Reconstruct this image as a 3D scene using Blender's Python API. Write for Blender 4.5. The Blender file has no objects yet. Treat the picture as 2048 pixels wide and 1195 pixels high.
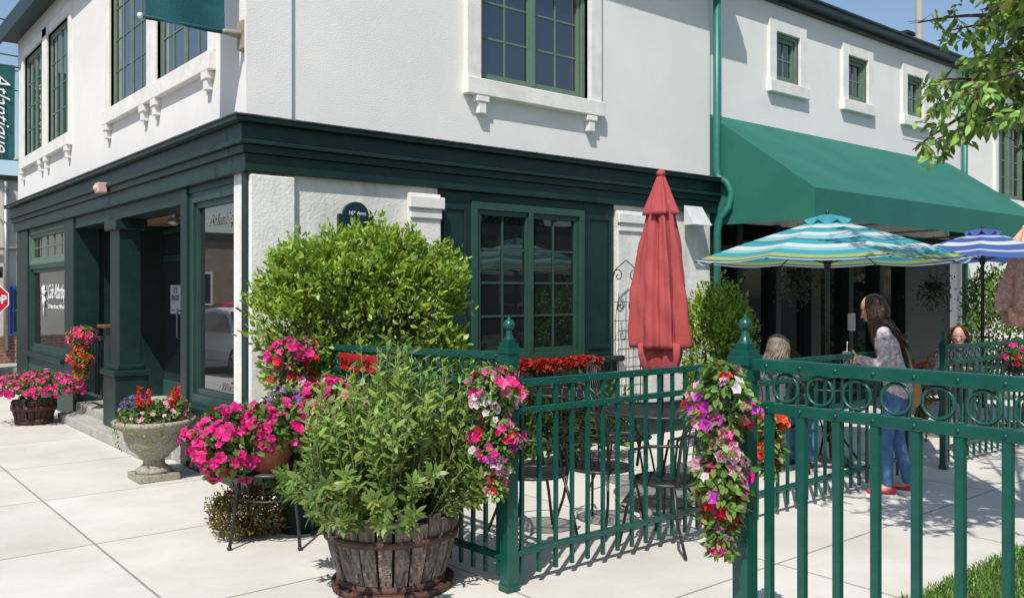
import bpy, math, random
import numpy as np
from mathutils import Vector, Matrix
random.seed(7); rng = np.random.default_rng(7)
COL = bpy.context.scene.collection
PI = math.pi; rad = math.radians
FPX = 1752.0; HZ = 585.0; HC = 1.6
CA, SA = math.cos(rad(50.5)), math.sin(rad(50.5))
def W(px, d, z=0.0):
    r = (px-1024)/FPX*d
    return Vector((CA*d+SA*r, SA*d-CA*r, z))
def Zat(py, d): return HC-(py-HZ)/FPX*d
def onY(px, py, Y):
    rho = (px-1024)/FPX; d = Y/(SA-CA*rho); return d*(CA+SA*rho), Zat(py, d)
def onX(px, py, X):
    rho = (px-1024)/FPX; d = X/(CA+SA*rho); return d*(SA-CA*rho), Zat(py, d)
def proj(p):
    d = CA*p[0]+SA*p[1]; r = SA*p[0]-CA*p[1]
    if d < .1: return (-9999, -9999, d)
    return (1024+FPX*r/d, HZ-FPX*(p[2]-HC)/d, d)
XL, YF = 2.81, 6.695      # planes of the street facade and of the patio facade

# ---------------------------------------------------------------- materials
MATS = {}
def mat(name, c, r=.6, c2=None, ns=4, bump=0, bs=80, metal=0, ior=None, brick=None, detail=4, bd=.02, streak=None, spots=None, ramp=(.35,.68)):
    if name in MATS: return MATS[name]
    m = bpy.data.materials.new(name); m.use_nodes = True; N = m.node_tree.nodes; L = m.node_tree.links
    b = N['Principled BSDF']; b.inputs['Base Color'].default_value = (*c, 1); b.inputs['Roughness'].default_value = r
    b.inputs['Metallic'].default_value = metal
    if ior: b.inputs['IOR'].default_value = ior
    tc = N.new('ShaderNodeTexCoord'); co = tc.outputs['Object']
    last = None; h = None
    if brick:
        mp = N.new('ShaderNodeMapping'); L.new(co, mp.inputs[0]); mp.inputs['Rotation'].default_value = brick.get('rot', (0,0,0))
        bt = N.new('ShaderNodeTexBrick'); L.new(mp.outputs[0], bt.inputs[0])
        bt.inputs['Scale'].default_value = 1; bt.offset = brick.get('off', .5)
        bt.inputs['Brick Width'].default_value = brick['w']; bt.inputs['Row Height'].default_value = brick['h']
        bt.inputs['Mortar Size'].default_value = brick['m']; bt.inputs['Mortar Smooth'].default_value = .2
        bt.inputs['Color1'].default_value = (*c, 1); bt.inputs['Color2'].default_value = (*(brick.get('c2', c)), 1)
        bt.inputs['Mortar'].default_value = (*brick['mc'], 1)
        last = bt.outputs[0]; h = bt.outputs[1]
    if c2:
        nz = N.new('ShaderNodeTexNoise'); nz.inputs['Scale'].default_value = ns; nz.inputs['Detail'].default_value = detail
        nz.inputs['Roughness'].default_value = .65
        if streak:
            ms = N.new('ShaderNodeMapping'); ms.inputs['Scale'].default_value = streak; L.new(co, ms.inputs[0]); L.new(ms.outputs[0], nz.inputs[0])
        else: L.new(co, nz.inputs[0])
        rp = N.new('ShaderNodeValToRGB'); rp.color_ramp.elements[0].position = ramp[0]; rp.color_ramp.elements[1].position = ramp[1]
        L.new(nz.outputs[0], rp.inputs[0])
        mx = N.new('ShaderNodeMix'); mx.data_type = 'RGBA'; L.new(rp.outputs[0], mx.inputs[0])
        if last: L.new(last, mx.inputs[6])
        else: mx.inputs[6].default_value = (*c, 1)
        mx.inputs[7].default_value = (*c2, 1)
        if brick:
            mx.blend_type = 'MULTIPLY'
        last = mx.outputs[2]
    if spots:
        for sc_,th in spots:
            vo = N.new('ShaderNodeTexVoronoi'); vo.inputs['Scale'].default_value = sc_; L.new(co, vo.inputs[0])
            r2 = N.new('ShaderNodeValToRGB'); r2.color_ramp.elements[0].position = th*.7; r2.color_ramp.elements[1].position = th
            r2.color_ramp.elements[0].color = (.45,.42,.4,1); r2.color_ramp.elements[1].color = (1,1,1,1); L.new(vo.outputs['Distance'], r2.inputs[0])
            m2 = N.new('ShaderNodeMix'); m2.data_type = 'RGBA'; m2.blend_type = 'MULTIPLY'; m2.inputs[0].default_value = 1
            L.new(last, m2.inputs[6]); L.new(r2.outputs[0], m2.inputs[7]); last = m2.outputs[2]
    if last: L.new(last, b.inputs['Base Color'])
    if bump or brick:
        bp = N.new('ShaderNodeBump'); bp.inputs['Strength'].default_value = bump or .3; bp.inputs['Distance'].default_value = bd
        n2 = N.new('ShaderNodeTexNoise'); n2.inputs['Scale'].default_value = bs; n2.inputs['Detail'].default_value = 3; L.new(co, n2.inputs[0])
        if brick:
            mm = N.new('ShaderNodeMath'); mm.operation = 'SUBTRACT'; L.new(n2.outputs[0], mm.inputs[0]); L.new(h, mm.inputs[1]); L.new(mm.outputs[0], bp.inputs['Height'])
        else: L.new(n2.outputs[0], bp.inputs['Height'])
        L.new(bp.outputs[0], b.inputs['Normal'])
    MATS[name] = m; return m
def colmat(name, rough=.5, trans=.3):
    m = bpy.data.materials.new(name); m.use_nodes = True; N = m.node_tree.nodes; L = m.node_tree.links
    b = N['Principled BSDF']; b.inputs['Roughness'].default_value = rough
    a = N.new('ShaderNodeAttribute'); a.attribute_name = 'col'; L.new(a.outputs[0], b.inputs['Base Color'])
    if trans:
        t = N.new('ShaderNodeBsdfTranslucent'); L.new(a.outputs[0], t.inputs[0])
        x = N.new('ShaderNodeMixShader'); x.inputs[0].default_value = trans
        L.new(b.outputs[0], x.inputs[1]); L.new(t.outputs[0], x.inputs[2]); L.new(x.outputs[0], N['Material Output'].inputs[0])
    return m
LEAF = colmat('leaf_colours', .42, .38); PETAL = colmat('petal_colours', .55, .35); CLOTH = colmat('striped_canvas', .8, .4)
STUC = mat('white_stucco', (.79,.77,.74), .92, (.71,.695,.67), .8, .36, 85, bd=.009, detail=8)
STUC2 = mat('white_trim_stucco', (.80,.78,.74), .88, (.64,.625,.59), 4, .25, 60, bd=.01, detail=7)
OLDST = mat('weathered_stucco', (.76,.74,.71), .9, (.44,.44,.42), 3.2, .45, 40, bd=.010, detail=9, streak=(1,1,.6), ramp=(.45,.8))
DGREEN = mat('dark_green_paint', (.005,.023,.020), .42, (.009,.034,.029), 6, .12, 30, bd=.004)
WGREEN = mat('window_green_paint', (.10,.17,.12), .5, (.13,.20,.145), 8)
FGREEN = mat('fence_green_metal', (.003,.062,.048), .32, (.006,.085,.064), 9, .08, 60, bd=.003)
TEAL = mat('teal_pipe_paint', (.012,.13,.10), .4, (.02,.17,.13), 5)
AWN = mat('green_awning_canvas', (.010,.115,.088), .8, (.014,.14,.108), 1.6, .2, 200, bd=.003)
BASEB = mat('painted_base_brick', (.015,.055,.048), .55, brick=dict(w=.22,h=.075,m=.012,mc=(.008,.03,.025),rot=(rad(90),0,rad(90))))
GLASS = mat('dark_window_glass', (.010,.013,.014), .02, ior=1.85, bump=.04, bs=2.2, bd=.02)
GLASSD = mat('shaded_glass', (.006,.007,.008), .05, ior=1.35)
GLASSU = mat('sky_reflecting_glass', (.03,.04,.05), .02, ior=3.8, bump=.05, bs=2.5, bd=.02)
GLASSF = mat('upper_window_glass', (.008,.012,.02), .02, ior=2.3, bump=.06, bs=2.0, bd=.02)
GLASSS = mat('shop_window_glass', (.014,.016,.016), .01, ior=3.2)
DARK = mat('dark_interior', (.012,.012,.012), .8)
BLACK = mat('black_wrought_iron', (.012,.012,.013), .4, (.03,.03,.03), 20)
CONC = mat('sidewalk_concrete', (.63,.60,.55), .85, (.80,.785,.76), .9, .15, 90, brick=dict(w=1.5,h=1.5,m=.009,mc=(.30,.27,.24),off=0,c2=(.58,.55,.50)), detail=10, bd=.004, spots=((2.3,.05),(1.1,.028)))
ASPH = mat('asphalt', (.055,.055,.058), .9, (.085,.083,.08), 3, .3, 120)
KERB = mat('kerb_concrete', (.42,.40,.37), .85, (.3,.29,.27), 5, .2)
GRASSM = mat('grass_base', (.07,.13,.02), .9, (.03,.07,.01), 12, .4, 60)
SOIL = mat('dark_soil', (.035,.022,.014), .95, (.06,.04,.025), 20, .6, 60)
OAK = mat('weathered_oak', (.25,.20,.17), .92, (.065,.048,.04), 13, .9, 50, streak=(4,4,.5), detail=9, ramp=(.38,.62))
DOAK = mat('dark_oak', (.06,.035,.025), .8, (.03,.02,.015), 9, .6, 50, streak=(4,4,.6))
RUST = mat('rusty_iron', (.06,.03,.025), .75, (.12,.055,.035), 14, .3, 60, metal=.2)
STONE = mat('aggregate_stone', (.42,.39,.31), .9, (.19,.17,.13), 55, .8, 160, bd=.01)
TERRA = mat('terracotta', (.42,.13,.06), .8, (.3,.09,.05), 8)
RED = mat('red_umbrella_canvas', (.33,.050,.052), .9, (.42,.075,.075), 2.2, .35, 60, bd=.006)
WHITE = mat('white_paint', (.8,.8,.78), .5); WPLASTIC = mat('white_metal_hood', (.62,.63,.64), .35, (.5,.5,.5), 5)
WTEXT = mat('white_lettering', (.8,.8,.8), .6); FTEXT = mat('faded_lettering', (.20,.195,.19), .6)
BANN = mat('banner_teal_cloth', (.005,.075,.085), .8, (.008,.10,.11), 3, .2, 90)
SIGNR = mat('red_enamel', (.45,.02,.03), .3, (.35,.015,.02), 5); STOPR = mat('stop_sign_red', (.5,.01,.015), .4)
ALU = mat('galvanised_metal', (.4,.4,.4), .4, (.3,.3,.3), 8, metal=.7)
WOODD = mat('brown_wood', (.16,.08,.04), .7, (.09,.045,.025), 8, streak=(1,1,8))
BRICK = mat('red_brick', (.28,.10,.06), .9, (.9,.85,.8), 3, brick=dict(w=.22,h=.075,m=.01,mc=(.3,.27,.24),rot=(rad(90),0,0),c2=(.2,.07,.045)))
SIDING = mat('pale_siding', (.62,.60,.56), .85, (.52,.5,.46), 1.5, .2)
BLUE = mat('blue_window_paint', (.01,.08,.45), .5)

# ---------------------------------------------------------------- mesh builder
class MB:
    def __init__(s): s.v=[]; s.f=[]; s.c=[]; s.sm=[]
    def add(s, vs, fs, sm=False, col=None):
        o=len(s.v); s.v += [tuple(v) for v in vs]; s.f += [tuple(i+o for i in f) for f in fs]; s.sm += [sm]*len(fs); s.c += [col]*len(fs)
    def box(s, x0,x1,y0,y1,z0,z1):
        if x0>x1: x0,x1=x1,x0
        if y0>y1: y0,y1=y1,y0
        if z0>z1: z0,z1=z1,z0
        s.add([(x0,y0,z0),(x1,y0,z0),(x1,y1,z0),(x0,y1,z0),(x0,y0,z1),(x1,y0,z1),(x1,y1,z1),(x0,y1,z1)],
              [(0,3,2,1),(4,5,6,7),(0,1,5,4),(1,2,6,5),(2,3,7,6),(3,0,4,7)])
        return s
    def beam(s, p, q, w, h=None, up=(0,0,1)):
        h = h or w; p=Vector(p); q=Vector(q); d=(q-p).normalized(); up=Vector(up)
        if abs(d.dot(up))>.98: up=Vector((1,0,0))
        a=d.cross(up).normalized()*w/2; b=a.cross(d).normalized()*h/2
        vs=[p-a-b,p+a-b,p+a+b,p-a+b,q-a-b,q+a-b,q+a+b,q-a+b]
        s.add(vs,[(0,1,2,3),(7,6,5,4),(0,4,5,1),(1,5,6,2),(2,6,7,3),(3,7,4,0)]); return s
    def tube(s, pts, r, n=8, col=None, closed=False):
        pts=[Vector(p) for p in pts]; k=len(pts); rs=r if isinstance(r,(list,tuple)) else [r]*k
        vs=[]; fs=[]; prev=None
        for i,p in enumerate(pts):
            if closed: t=pts[(i+1)%k]-pts[i-1]
            else: t=pts[min(i+1,k-1)]-pts[max(i-1,0)]
            if t.length<1e-9: t=Vector((0,0,1))
            t.normalize()
            if prev is None:
                a=t.orthogonal().normalized()
            else:
                a=prev-t*prev.dot(t)
                a = a.normalized() if a.length>1e-6 else t.orthogonal().normalized()
            prev=a; b=t.cross(a)
            for j in range(n):
                an=2*PI*j/n; vs.append(p+(a*math.cos(an)+b*math.sin(an))*rs[i])
        m = k if closed else k-1
        for i in range(m):
            for j in range(n):
                i2=(i+1)%k; fs.append((i*n+j,i*n+(j+1)%n,i2*n+(j+1)%n,i2*n+j))
        if not closed: fs.append(tuple(range(n))[::-1]); fs.append(tuple((k-1)*n+j for j in range(n)))
        s.add(vs,fs,True,col); return s
    def lathe(s, prof, c=(0,0,0), n=24, fn=None):
        vs=[]; fs=[]; k=len(prof)
        for i,(r,z) in enumerate(prof):
            for j in range(n):
                a=2*PI*j/n; rr=r*(fn(a,z) if fn else 1); vs.append((c[0]+rr*math.cos(a),c[1]+rr*math.sin(a),c[2]+z))
        for i in range(k-1):
            for j in range(n): fs.append((i*n+j,i*n+(j+1)%n,(i+1)*n+(j+1)%n,(i+1)*n+j))
        fs.append(tuple(range(n))[::-1]); fs.append(tuple((k-1)*n+j for j in range(n)))
        s.add(vs,fs,True); return s
    def ball(s, c, r, n=10, m=8, R=None):
        if not isinstance(r,(tuple,list)): r=(r,r,r)
        vs=[]; fs=[]
        for i in range(1,m):
            ph=PI*i/m
            for j in range(n):
                a=2*PI*j/n; vs.append(Vector((r[0]*math.sin(ph)*math.cos(a), r[1]*math.sin(ph)*math.sin(a), r[2]*math.cos(ph))))
        vs.append(Vector((0,0,r[2]))); vs.append(Vector((0,0,-r[2])))
        if R: vs=[R@v for v in vs]
        vs=[v+Vector(c) for v in vs]
        for i in range(m-2):
            for j in range(n): fs.append((i*n+j,(i+1)*n+j,(i+1)*n+(j+1)%n,i*n+(j+1)%n))
        t=(m-1)*n
        for j in range(n): fs.append((t,j,(j+1)%n)); fs.append((t+1,(m-2)*n+(j+1)%n,(m-2)*n+j))
        s.add(vs,fs,True); return s
    def seg(s, p, q, r1, r2, n=10):
        p=Vector(p); q=Vector(q); s.tube([p,q],[r1,r2],n); s.ball(p,r1,n,8); s.ball(q,r2,n,8); return s
    def mesh(s, name):
        me=bpy.data.meshes.new(name); me.from_pydata(s.v,[],s.f)
        me.polygons.foreach_set('use_smooth', s.sm)
        if any(c is not None for c in s.c):
            a=me.color_attributes.new('col','FLOAT_COLOR','CORNER'); arr=[]
            for f,c in zip(s.f,s.c): arr += list((*(c or (1,1,1)),1))*len(f)
            a.data.foreach_set('color', arr)
        me.update(); return me
    def build(s, name, m, parent=None, bevel=0):
        me=s.mesh(name); me.materials.append(m); o=bpy.data.objects.new(name,me); COL.objects.link(o)
        if bevel:
            b=o.modifiers.new('bevel','BEVEL'); b.width=bevel; b.segments=2; b.limit_method='ANGLE'
        if parent: o.parent=parent
        return o
def tag(o, label=None, cat=None, group=None, kind=None):
    if label: o['label']=label
    if cat: o['category']=cat
    if group: o['group']=group
    if kind: o['kind']=kind
    return o
def thing(name, label, cat, loc=(0,0,0), rz=0, group=None):
    o=bpy.data.objects.new(name,None); COL.objects.link(o); o.location=loc; o.rotation_euler=(0,0,rz); o.empty_display_size=.1
    return tag(o,label,cat,group)
def children(o): return [c for c in bpy.data.objects if c.parent==o]
def dup(o, loc, rz, label=None):
    r=o.copy(); COL.objects.link(r); r.location=loc; r.rotation_euler=(0,0,rz)
    if label: r['label']=label
    for ch in children(o):
        c=ch.copy(); COL.objects.link(c); c.parent=r
        for g in children(ch):
            d=g.copy(); COL.objects.link(d); d.parent=c
    return r
def text(name, s, size, m, parent, mtx, shear=0, depth=.002, align='CENTER', bold=0, sx=1, width=None):
    cu=bpy.data.curves.new(name,'FONT'); cu.body=s; cu.size=size; cu.shear=shear; cu.extrude=depth; cu.align_x=align; cu.offset=bold
    t=bpy.data.objects.new(name+'_tmp',cu); COL.objects.link(t); bpy.context.view_layer.update()
    me=bpy.data.meshes.new_from_object(t.evaluated_get(bpy.context.evaluated_depsgraph_get())); bpy.data.objects.remove(t)
    if width:
        xs_=[v.co.x for v in me.vertices]; sx=width/(max(xs_)-min(xs_))
    me.name=name; me.materials.clear(); me.materials.append(m)
    me.transform(mtx@Matrix.Diagonal((sx,1,1,1))); o=bpy.data.objects.new(name,me); COL.objects.link(o); o.parent=parent; return o
def frame(o, xdir, ydir):
    x=Vector(xdir).normalized(); y=Vector(ydir).normalized(); z=x.cross(y)
    M=Matrix((x,y,z)).transposed().to_4x4(); M.translation=Vector(o); return M
def norm(a): return a/np.maximum(np.linalg.norm(a,axis=1,keepdims=True),1e-9)
def npmesh(name, V, Fs, C, m, parent):
    me=bpy.data.meshes.new(name); me.from_pydata(V.tolist(),[],Fs)
    a=me.color_attributes.new('col','FLOAT_COLOR','POINT'); a.data.foreach_set('color',np.hstack([C,np.ones((len(C),1))]).ravel().astype(np.float32))
    me.materials.append(m); o=bpy.data.objects.new(name,me); COL.objects.link(o)
    if parent: o.parent=parent
    return o
def leaves(name, P, A, N, L, Wd, C, parent, droop=.15, m=None):
    n=len(P); A=norm(A); S=norm(np.cross(A,N)); N=np.cross(S,A); L=L.reshape(-1,1); Wd=Wd.reshape(-1,1)
    pts=[(0,0,0),(.32,.42,.06),(.72,.34,.02),(1,0,-1),(.72,-.34,.02),(.32,-.42,.06)]
    V=np.zeros((n,6,3))
    for k,(u,w,h) in enumerate(pts):
        V[:,k]=P+A*L*u+S*Wd*w+N*(h*Wd if h>0 else 0)-N*L*droop*u*u
    Fs=[]
    for i in range(n):
        b=i*6; Fs+= [(b,b+5,b+1),(b+1,b+5,b+4,b+2),(b+2,b+4,b+3)]
    return npmesh(name,V.reshape(-1,3),Fs,np.repeat(C,6,axis=0),m or LEAF,parent)
def petals(name, P, N, S, C, CC, parent):
    n=len(P); N=norm(N); T=norm(np.cross(N,norm(rng.normal(size=(n,3))))); B=np.cross(N,T); S=S.reshape(-1,1)
    V=np.zeros((n,11,3)); V[:,0]=P-N*S*.22; Cc=np.zeros((n,11,3)); Cc[:,0]=CC
    for k in range(10):
        a=2*PI*k/10; r=1.0 if k%2==0 else .76
        V[:,k+1]=P+(T*math.cos(a)+B*math.sin(a))*S*r*(1+rng.normal(size=(n,1))*.08)+N*S*(rng.normal(size=(n,1))*.12+(.0 if k%2==0 else .1)); Cc[:,k+1]=C
    Fs=[]
    for i in range(n):
        b=i*11
        for k in range(10): Fs.append((b,b+1+k,b+1+(k+1)%10))
    return npmesh(name,V.reshape(-1,3),Fs,Cc.reshape(-1,3),PETAL,parent)
def pick(pal, n):
    pal=np.array(pal); w=pal[:,3]/pal[:,3].sum(); i=rng.choice(len(pal),n,p=w); c=pal[i,:3]; return np.clip(c*(1+rng.normal(size=(n,1))*.12),0,.92)
MAG=(.78,.012,.26); PNK=(.80,.12,.36); WHT=(.90,.84,.86); REDF=(.72,.02,.02); ORG=(.85,.11,.02); PUR=(.60,.04,.60); VIO=(.25,.08,.50); LPK=(.88,.42,.58)
def pal(*a): return [(*c,w) for c,w in a]
def leafcol(n, base=(.10,.19,.035), v=.3):
    k=1+rng.normal(size=(n,1))*v; c=np.array(base)*np.clip(k,.35,1.9); c[:,0]*=1+rng.normal(size=n)*.15; return np.clip(c,.004,.9)
def rdir(n): return norm(rng.normal(size=(n,3)))
def cluster(root, c, R, nf, fs, palette, nl, ls, flc=(.12,.22,.04), zlow=-1, names=('blossoms','foliage'), cc=None):
    c=np.array(c); R=np.array(R)
    D=rdir(nl); D=D[D[:,2]>zlow]; r=rng.uniform(.35,.98,(len(D),1)); lump=1+.12*np.sin(D[:,[0]]*7+c[0]*9)*np.cos(D[:,[1]]*6+c[2]*5)
    P=c+D*R*r*lump; A=norm(D+rng.normal(size=D.shape)*.7); Nn=norm(D+rng.normal(size=D.shape)*.6+[0,0,.6])
    leaves(names[1],P,A,Nn,rng.uniform(.7,1.3,len(P))*ls,rng.uniform(.7,1.2,len(P))*ls*.75,leafcol(len(P),flc),root)
    if not nf: return
    D=rdir(nf*2); D=D[D[:,2]>zlow][:nf]; lump=1+.12*np.sin(D[:,[0]]*7+c[0]*9)*np.cos(D[:,[1]]*6+c[2]*5); P=c+D*R*rng.uniform(.88,1.12,(len(D),1))*lump; Nn=norm(D/R*R.mean()+rng.normal(size=D.shape)*.4+[-.25,-.35,.2])
    C=pick(palette,len(P)); CC=C*[.75,.45,.5] if cc is None else np.tile(cc,(len(P),1))
    petals(names[0],P,Nn,rng.uniform(.7,1.2,len(P))*fs,C,CC,root)

# ================================================================ SETTING
g=MB(); g.add([(-300,-300,-.14),(400,-300,-.14),(400,400,-.14),(-300,400,-.14)],[(0,1,2,3)]); tag(g.build('ground',ASPH),'grey asphalt of the street around the block','ground',kind='structure')
g=MB().box(-.75,26,-9,16.9,-.2,0); tag(g.build('sidewalk',CONC),'pale beige concrete sidewalk slabs with straight joints','pavement',kind='structure')
g=MB().box(-.9,-.752,-9,17.05,-.2,.005); g.box(-.752,26,16.902,17.05,-.2,.005); tag(g.build('kerb',KERB),'concrete kerb along the sidewalk edge','kerb',kind='structure')
g=MB().box(1,40,21.3,23,-.2,0); tag(g.build('far_sidewalk',KERB),'pavement on the far side of the cross street','pavement',kind='structure')
g=MB().box(-20,-11,-20,38,-.2,0); tag(g.build('opposite_sidewalk',KERB),'pavement across the street','pavement',kind='structure')
g=MB().box(2.9,26,-8,2.15,.001,.03); tag(g.build('lawn_ground',GRASSM),'grass strip beside the walkway','lawn',kind='structure')
n=26000; P=np.stack([rng.uniform(3.6,9,n),2.17-rng.beta(1,2.5,n)*1.6,np.full(n,.02)],1)
A=norm(rng.normal(size=(n,3))*[.5,.5,.1]+[0,0,1]); o=leaves('grass',P,A,rdir(n),rng.uniform(.03,.075,n),np.full(n,.008),leafcol(n,(.15,.27,.05)),None)
tag(o,'short green grass beside the walkway at lower right','grass',kind='stuff')

# ================================================================ CAFE BUILDING
bld=thing('cafe_building','two storey white stucco corner building with dark green shopfront and green awning','building',(0,0,0))
def pb(mb,pl,u0,u1,w0,w1,z0,z1):   # w grows inwards
    if pl[0]=='Y': mb.box(u0,u1,pl[1]+w0,pl[1]+w1,z0,z1)
    else: mb.box(pl[1]+w0,pl[1]+w1,u0,u1,z0,z1)
PF=('Y',YF); PL=('X',XL); PR=('Y',YF+.1)
def wall(name, pl, u0,u1,z0,z1, th, ops, m):
    us=sorted({u0,u1,*[o[0] for o in ops],*[o[1] for o in ops]}); zs=sorted({z0,z1,*[o[2] for o in ops],*[o[3] for o in ops]}); mb=MB()
    for a,b in zip(us,us[1:]):
        run=None
        for c,d in zip(zs,zs[1:]):
            hole=any(a>=o[0]-1e-6 and b<=o[1]+1e-6 and c>=o[2]-1e-6 and d<=o[3]+1e-6 for o in ops)
            if hole:
                if run: pb(mb,pl,a,b,0,th,run[0],run[1]); run=None
            else: run=(run[0],d) if run else (c,d)
        if run: pb(mb,pl,a,b,0,th,run[0],run[1])
    return mb.build(name,m,bld)
def window(pl,u0,u1,z0,z1,sash,cols,rows,fw=.06,rec=.06,m=WGREEN,mun=.022,label=None,glass=None,sw=.05,fo=-.02,pd=.036):
    fr=MB()
    pb(fr,pl,u0,u1,rec+fo,rec+.08,z0,z0+fw); pb(fr,pl,u0,u1,rec+fo,rec+.08,z1-fw,z1)
    pb(fr,pl,u0,u0+fw,rec+fo,rec+.08,z0+fw,z1-fw); pb(fr,pl,u1-fw,u1,rec+fo,rec+.08,z0+fw,z1-fw)
    w=(u1-u0-2*fw)/sash
    for s in range(sash):
        a=u0+fw+s*w; b=a+w; s0=max(rec+.004,rec+fo+.004)
        if s>0: pb(fr,pl,a-.025,a+.025,rec+fo-.004,rec+.08,z0+fw,z1-fw)
        pb(fr,pl,a+.006,b-.006,s0,rec+.06,z0+fw,z0+fw+sw); pb(fr,pl,a+.006,b-.006,s0,rec+.06,z1-fw-sw,z1-fw)
        pb(fr,pl,a+.006,a+sw,s0,rec+.06,z0+fw+sw,z1-fw-sw); pb(fr,pl,b-sw,b-.006,s0,rec+.06,z0+fw+sw,z1-fw-sw)
        ia,ib,ic,id_=a+sw,b-sw,z0+fw+sw,z1-fw-sw
        for k in range(1,cols): u=ia+(ib-ia)*k/cols; pb(fr,pl,u-mun/2,u+mun/2,rec+pd-.012,rec+.05,ic,id_)
        for k in range(1,rows): z=ic+(id_-ic)*k/rows; pb(fr,pl,ia,ib,rec+pd-.009,rec+.05,z-mun/2,z+mun/2)
    o=fr.build('window',m,bld,.003)
    if label: o['label']=label
    p=MB(); pb(p,pl,u0+.02,u1-.02,rec+pd,rec+pd+.005,z0+.02,z1-.02); p.build('pane',glass or GLASS,o)
    return o
def surround(pl,u0,u1,z0,z1,wu,pr,sill=.14,br=(),top=True):
    mb=MB()
    pb(mb,pl,u0-wu,u0,-pr,.05,z0,z1+(wu if top else 0)); pb(mb,pl,u1,u1+wu,-pr,.05,z0,z1+(wu if top else 0))
    if top: pb(mb,pl,u0,u1,-pr,.05,z1,z1+wu)
    pb(mb,pl,u0-wu-.02,u1+wu+.02,-pr-.035,.06,z0-sill,z0)
    o=mb.build('window_surround',STUC2,bld,.008)
    for b in br:
        k=MB(); pb(k,pl,b-.045,b+.045,-pr-.02,0,z0-sill-.17,z0-sill-.002); pb(k,pl,b-.075,b+.075,-pr-.03,0,z0-sill-.06,z0-sill-.001); k.build('bracket',STUC2,o,.006)
TOP=5.6
u0,_=onY(957,0,YF); u1,_=onY(1175,0,YF)
wall('upper_wall',PF,XL,8.64,2.9,TOP,.3,[(u0,u1,3.64,5.25)],STUC)
window(PF,u0,u1,3.64,5.25,2,2,4,label='tall paired casement window with blue sky reflections',glass=GLASSF,fw=.05,sw=.045); surround(PF,u0,u1,3.64,5.25,.17,.05,.16,(u0+.0,u1+.0))
c=MB(); pb(c,PF,XL-.035,3.16,-.035,-.001,2.98,TOP); c.build('corner_strip',STUC,bld)
lw=[(315,421),(222,298),(97,140),(50,88)]; lo=[]
for a,b in lw:
    y1,_=onX(a,0,XL); y0,_=onX(b,0,XL); lo.append((y0,y1,3.66,5.22))
wall('upper_wall',PL,YF+.3,15.8,2.9,TOP,.3,lo,STUC)
for i,(a,b,z0,z1) in enumerate(lo):
    window(PL,a,b,z0,z1,2,2,4,fw=.045,rec=.02,sw=.035,mun=.014,glass=GLASSU,fo=.008,pd=.022)
for (a,b) in ((lo[0],lo[1]),(lo[2],lo[3])):
    mb=MB(); W_=.13
    pb(mb,PL,a[0]-W_,b[1]+W_,-.07,.05,3.5,3.66); pb(mb,PL,a[0]-W_,a[0],-.03,.05,3.66,5.35); pb(mb,PL,b[1],b[1]+W_,-.03,.05,3.66,5.35); pb(mb,PL,a[1],b[0],-.03,.05,3.66,5.35); pb(mb,PL,a[0],b[1],-.03,.05,5.22,5.35)
    o=mb.build('window_surround',STUC2,bld,.008)
    for y in (a[0]-.02,a[1]-.05,b[0]+.05,b[1]+.02):
        k=MB(); pb(k,PL,y-.04,y+.04,-.06,0,3.34,3.498); pb(k,PL,y-.07,y+.07,-.07,0,3.43,3.499); k.build('bracket',STUC2,o,.006)
e=MB(); e.box(XL-.22,XL+.4,YF-.35,15.95,5.6,5.75); e.box(XL-.26,XL-.22,YF-.4,16,5.55,5.8); e.box(XL+.4,8.9,YF-.35,16,5.6,5.75); e.build('eave',DGREEN,bld)
r=MB(); r.add([(XL-.2,YF-.3,5.78),(8.9,YF-.3,5.78),(8.9,15.9,5.78),(XL-.2,15.9,5.78),(5.8,9.5,7),(5.8,13,7)],[(0,1,4),(1,2,5,4),(2,3,5),(3,0,4,5)]); r.build('roof',DARK,bld)
c=MB(); c.box(XL+.31,8.6,YF+.31,15.78,3.0,5.58); c.build('light_block',DARK,bld)  # unseen dark block added so no light shows through the storey
c=MB(); c.box(XL+.31,8.64,15.5,15.8,0,2.9); c.build('end_wall',STUC,bld)
X=lambda px: onY(px,0,YF)[0]
x585,x812,x875,x945,x1165,x1225,x1285=X(585),X(812),X(875),X(942),X(1167),X(1228),X(1283)
wall('lower_wall',PF,XL,x875,.35,2.56,.3,[],OLDST); wall('lower_wall',PF,x1225,8.64,.35,2.56,.3,[],OLDST)
p=MB(); pb(p,PF,XL-.005,x585,-.05,-.001,.36,2.54); p.build('corner_pier',OLDST,bld,.01)
for a,b in ((x812,x875),(x1225,x1285)):
    p=MB(); pb(p,PF,a,b,-.06,-.001,.36,2.5); o=p.build('pillar',OLDST,bld,.012)
    q=MB(); pb(q,PF,a-.02,b+.02,-.10,-.062,2.36,2.47); pb(q,PF,a,b,-.08,-.061,2.27,2.36); q.build('capital',STUC2,o,.01)
p=MB(); pb(p,PF,XL-.03,8.64,-.07,.3,0,.35); p.build('base_course',DGREEN,bld,.01)
p=MB(); pb(p,PF,x875,x945,0,.1,.92,2.56); pb(p,PF,x1165,x1225,0,.1,.92,2.56); pb(p,PF,x945,x1165,0,.1,2.47,2.56); pb(p,PF,x875,x1225,-.05,.1,.35,.86); pb(p,PF,x875-.04,x1225+.04,-.13,.1,.86,.92); p.build('window_bay',DGREEN,bld,.008)
for a,b in ((x875,x945),(x1165,x1225)):
    p=MB(); 
    for (c0,c1,d0,d1) in ((a+.06,b-.06,1.0,1.04),(a+.06,b-.06,2.38,2.42),(a+.06,a+.09,1.04,2.38),(b-.09,b-.06,1.04,2.38)): pb(p,PF,c0,c1,-.015,-.001,d0,d1)
    p.build('panel_moulding',DGREEN,bld,.004)
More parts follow.
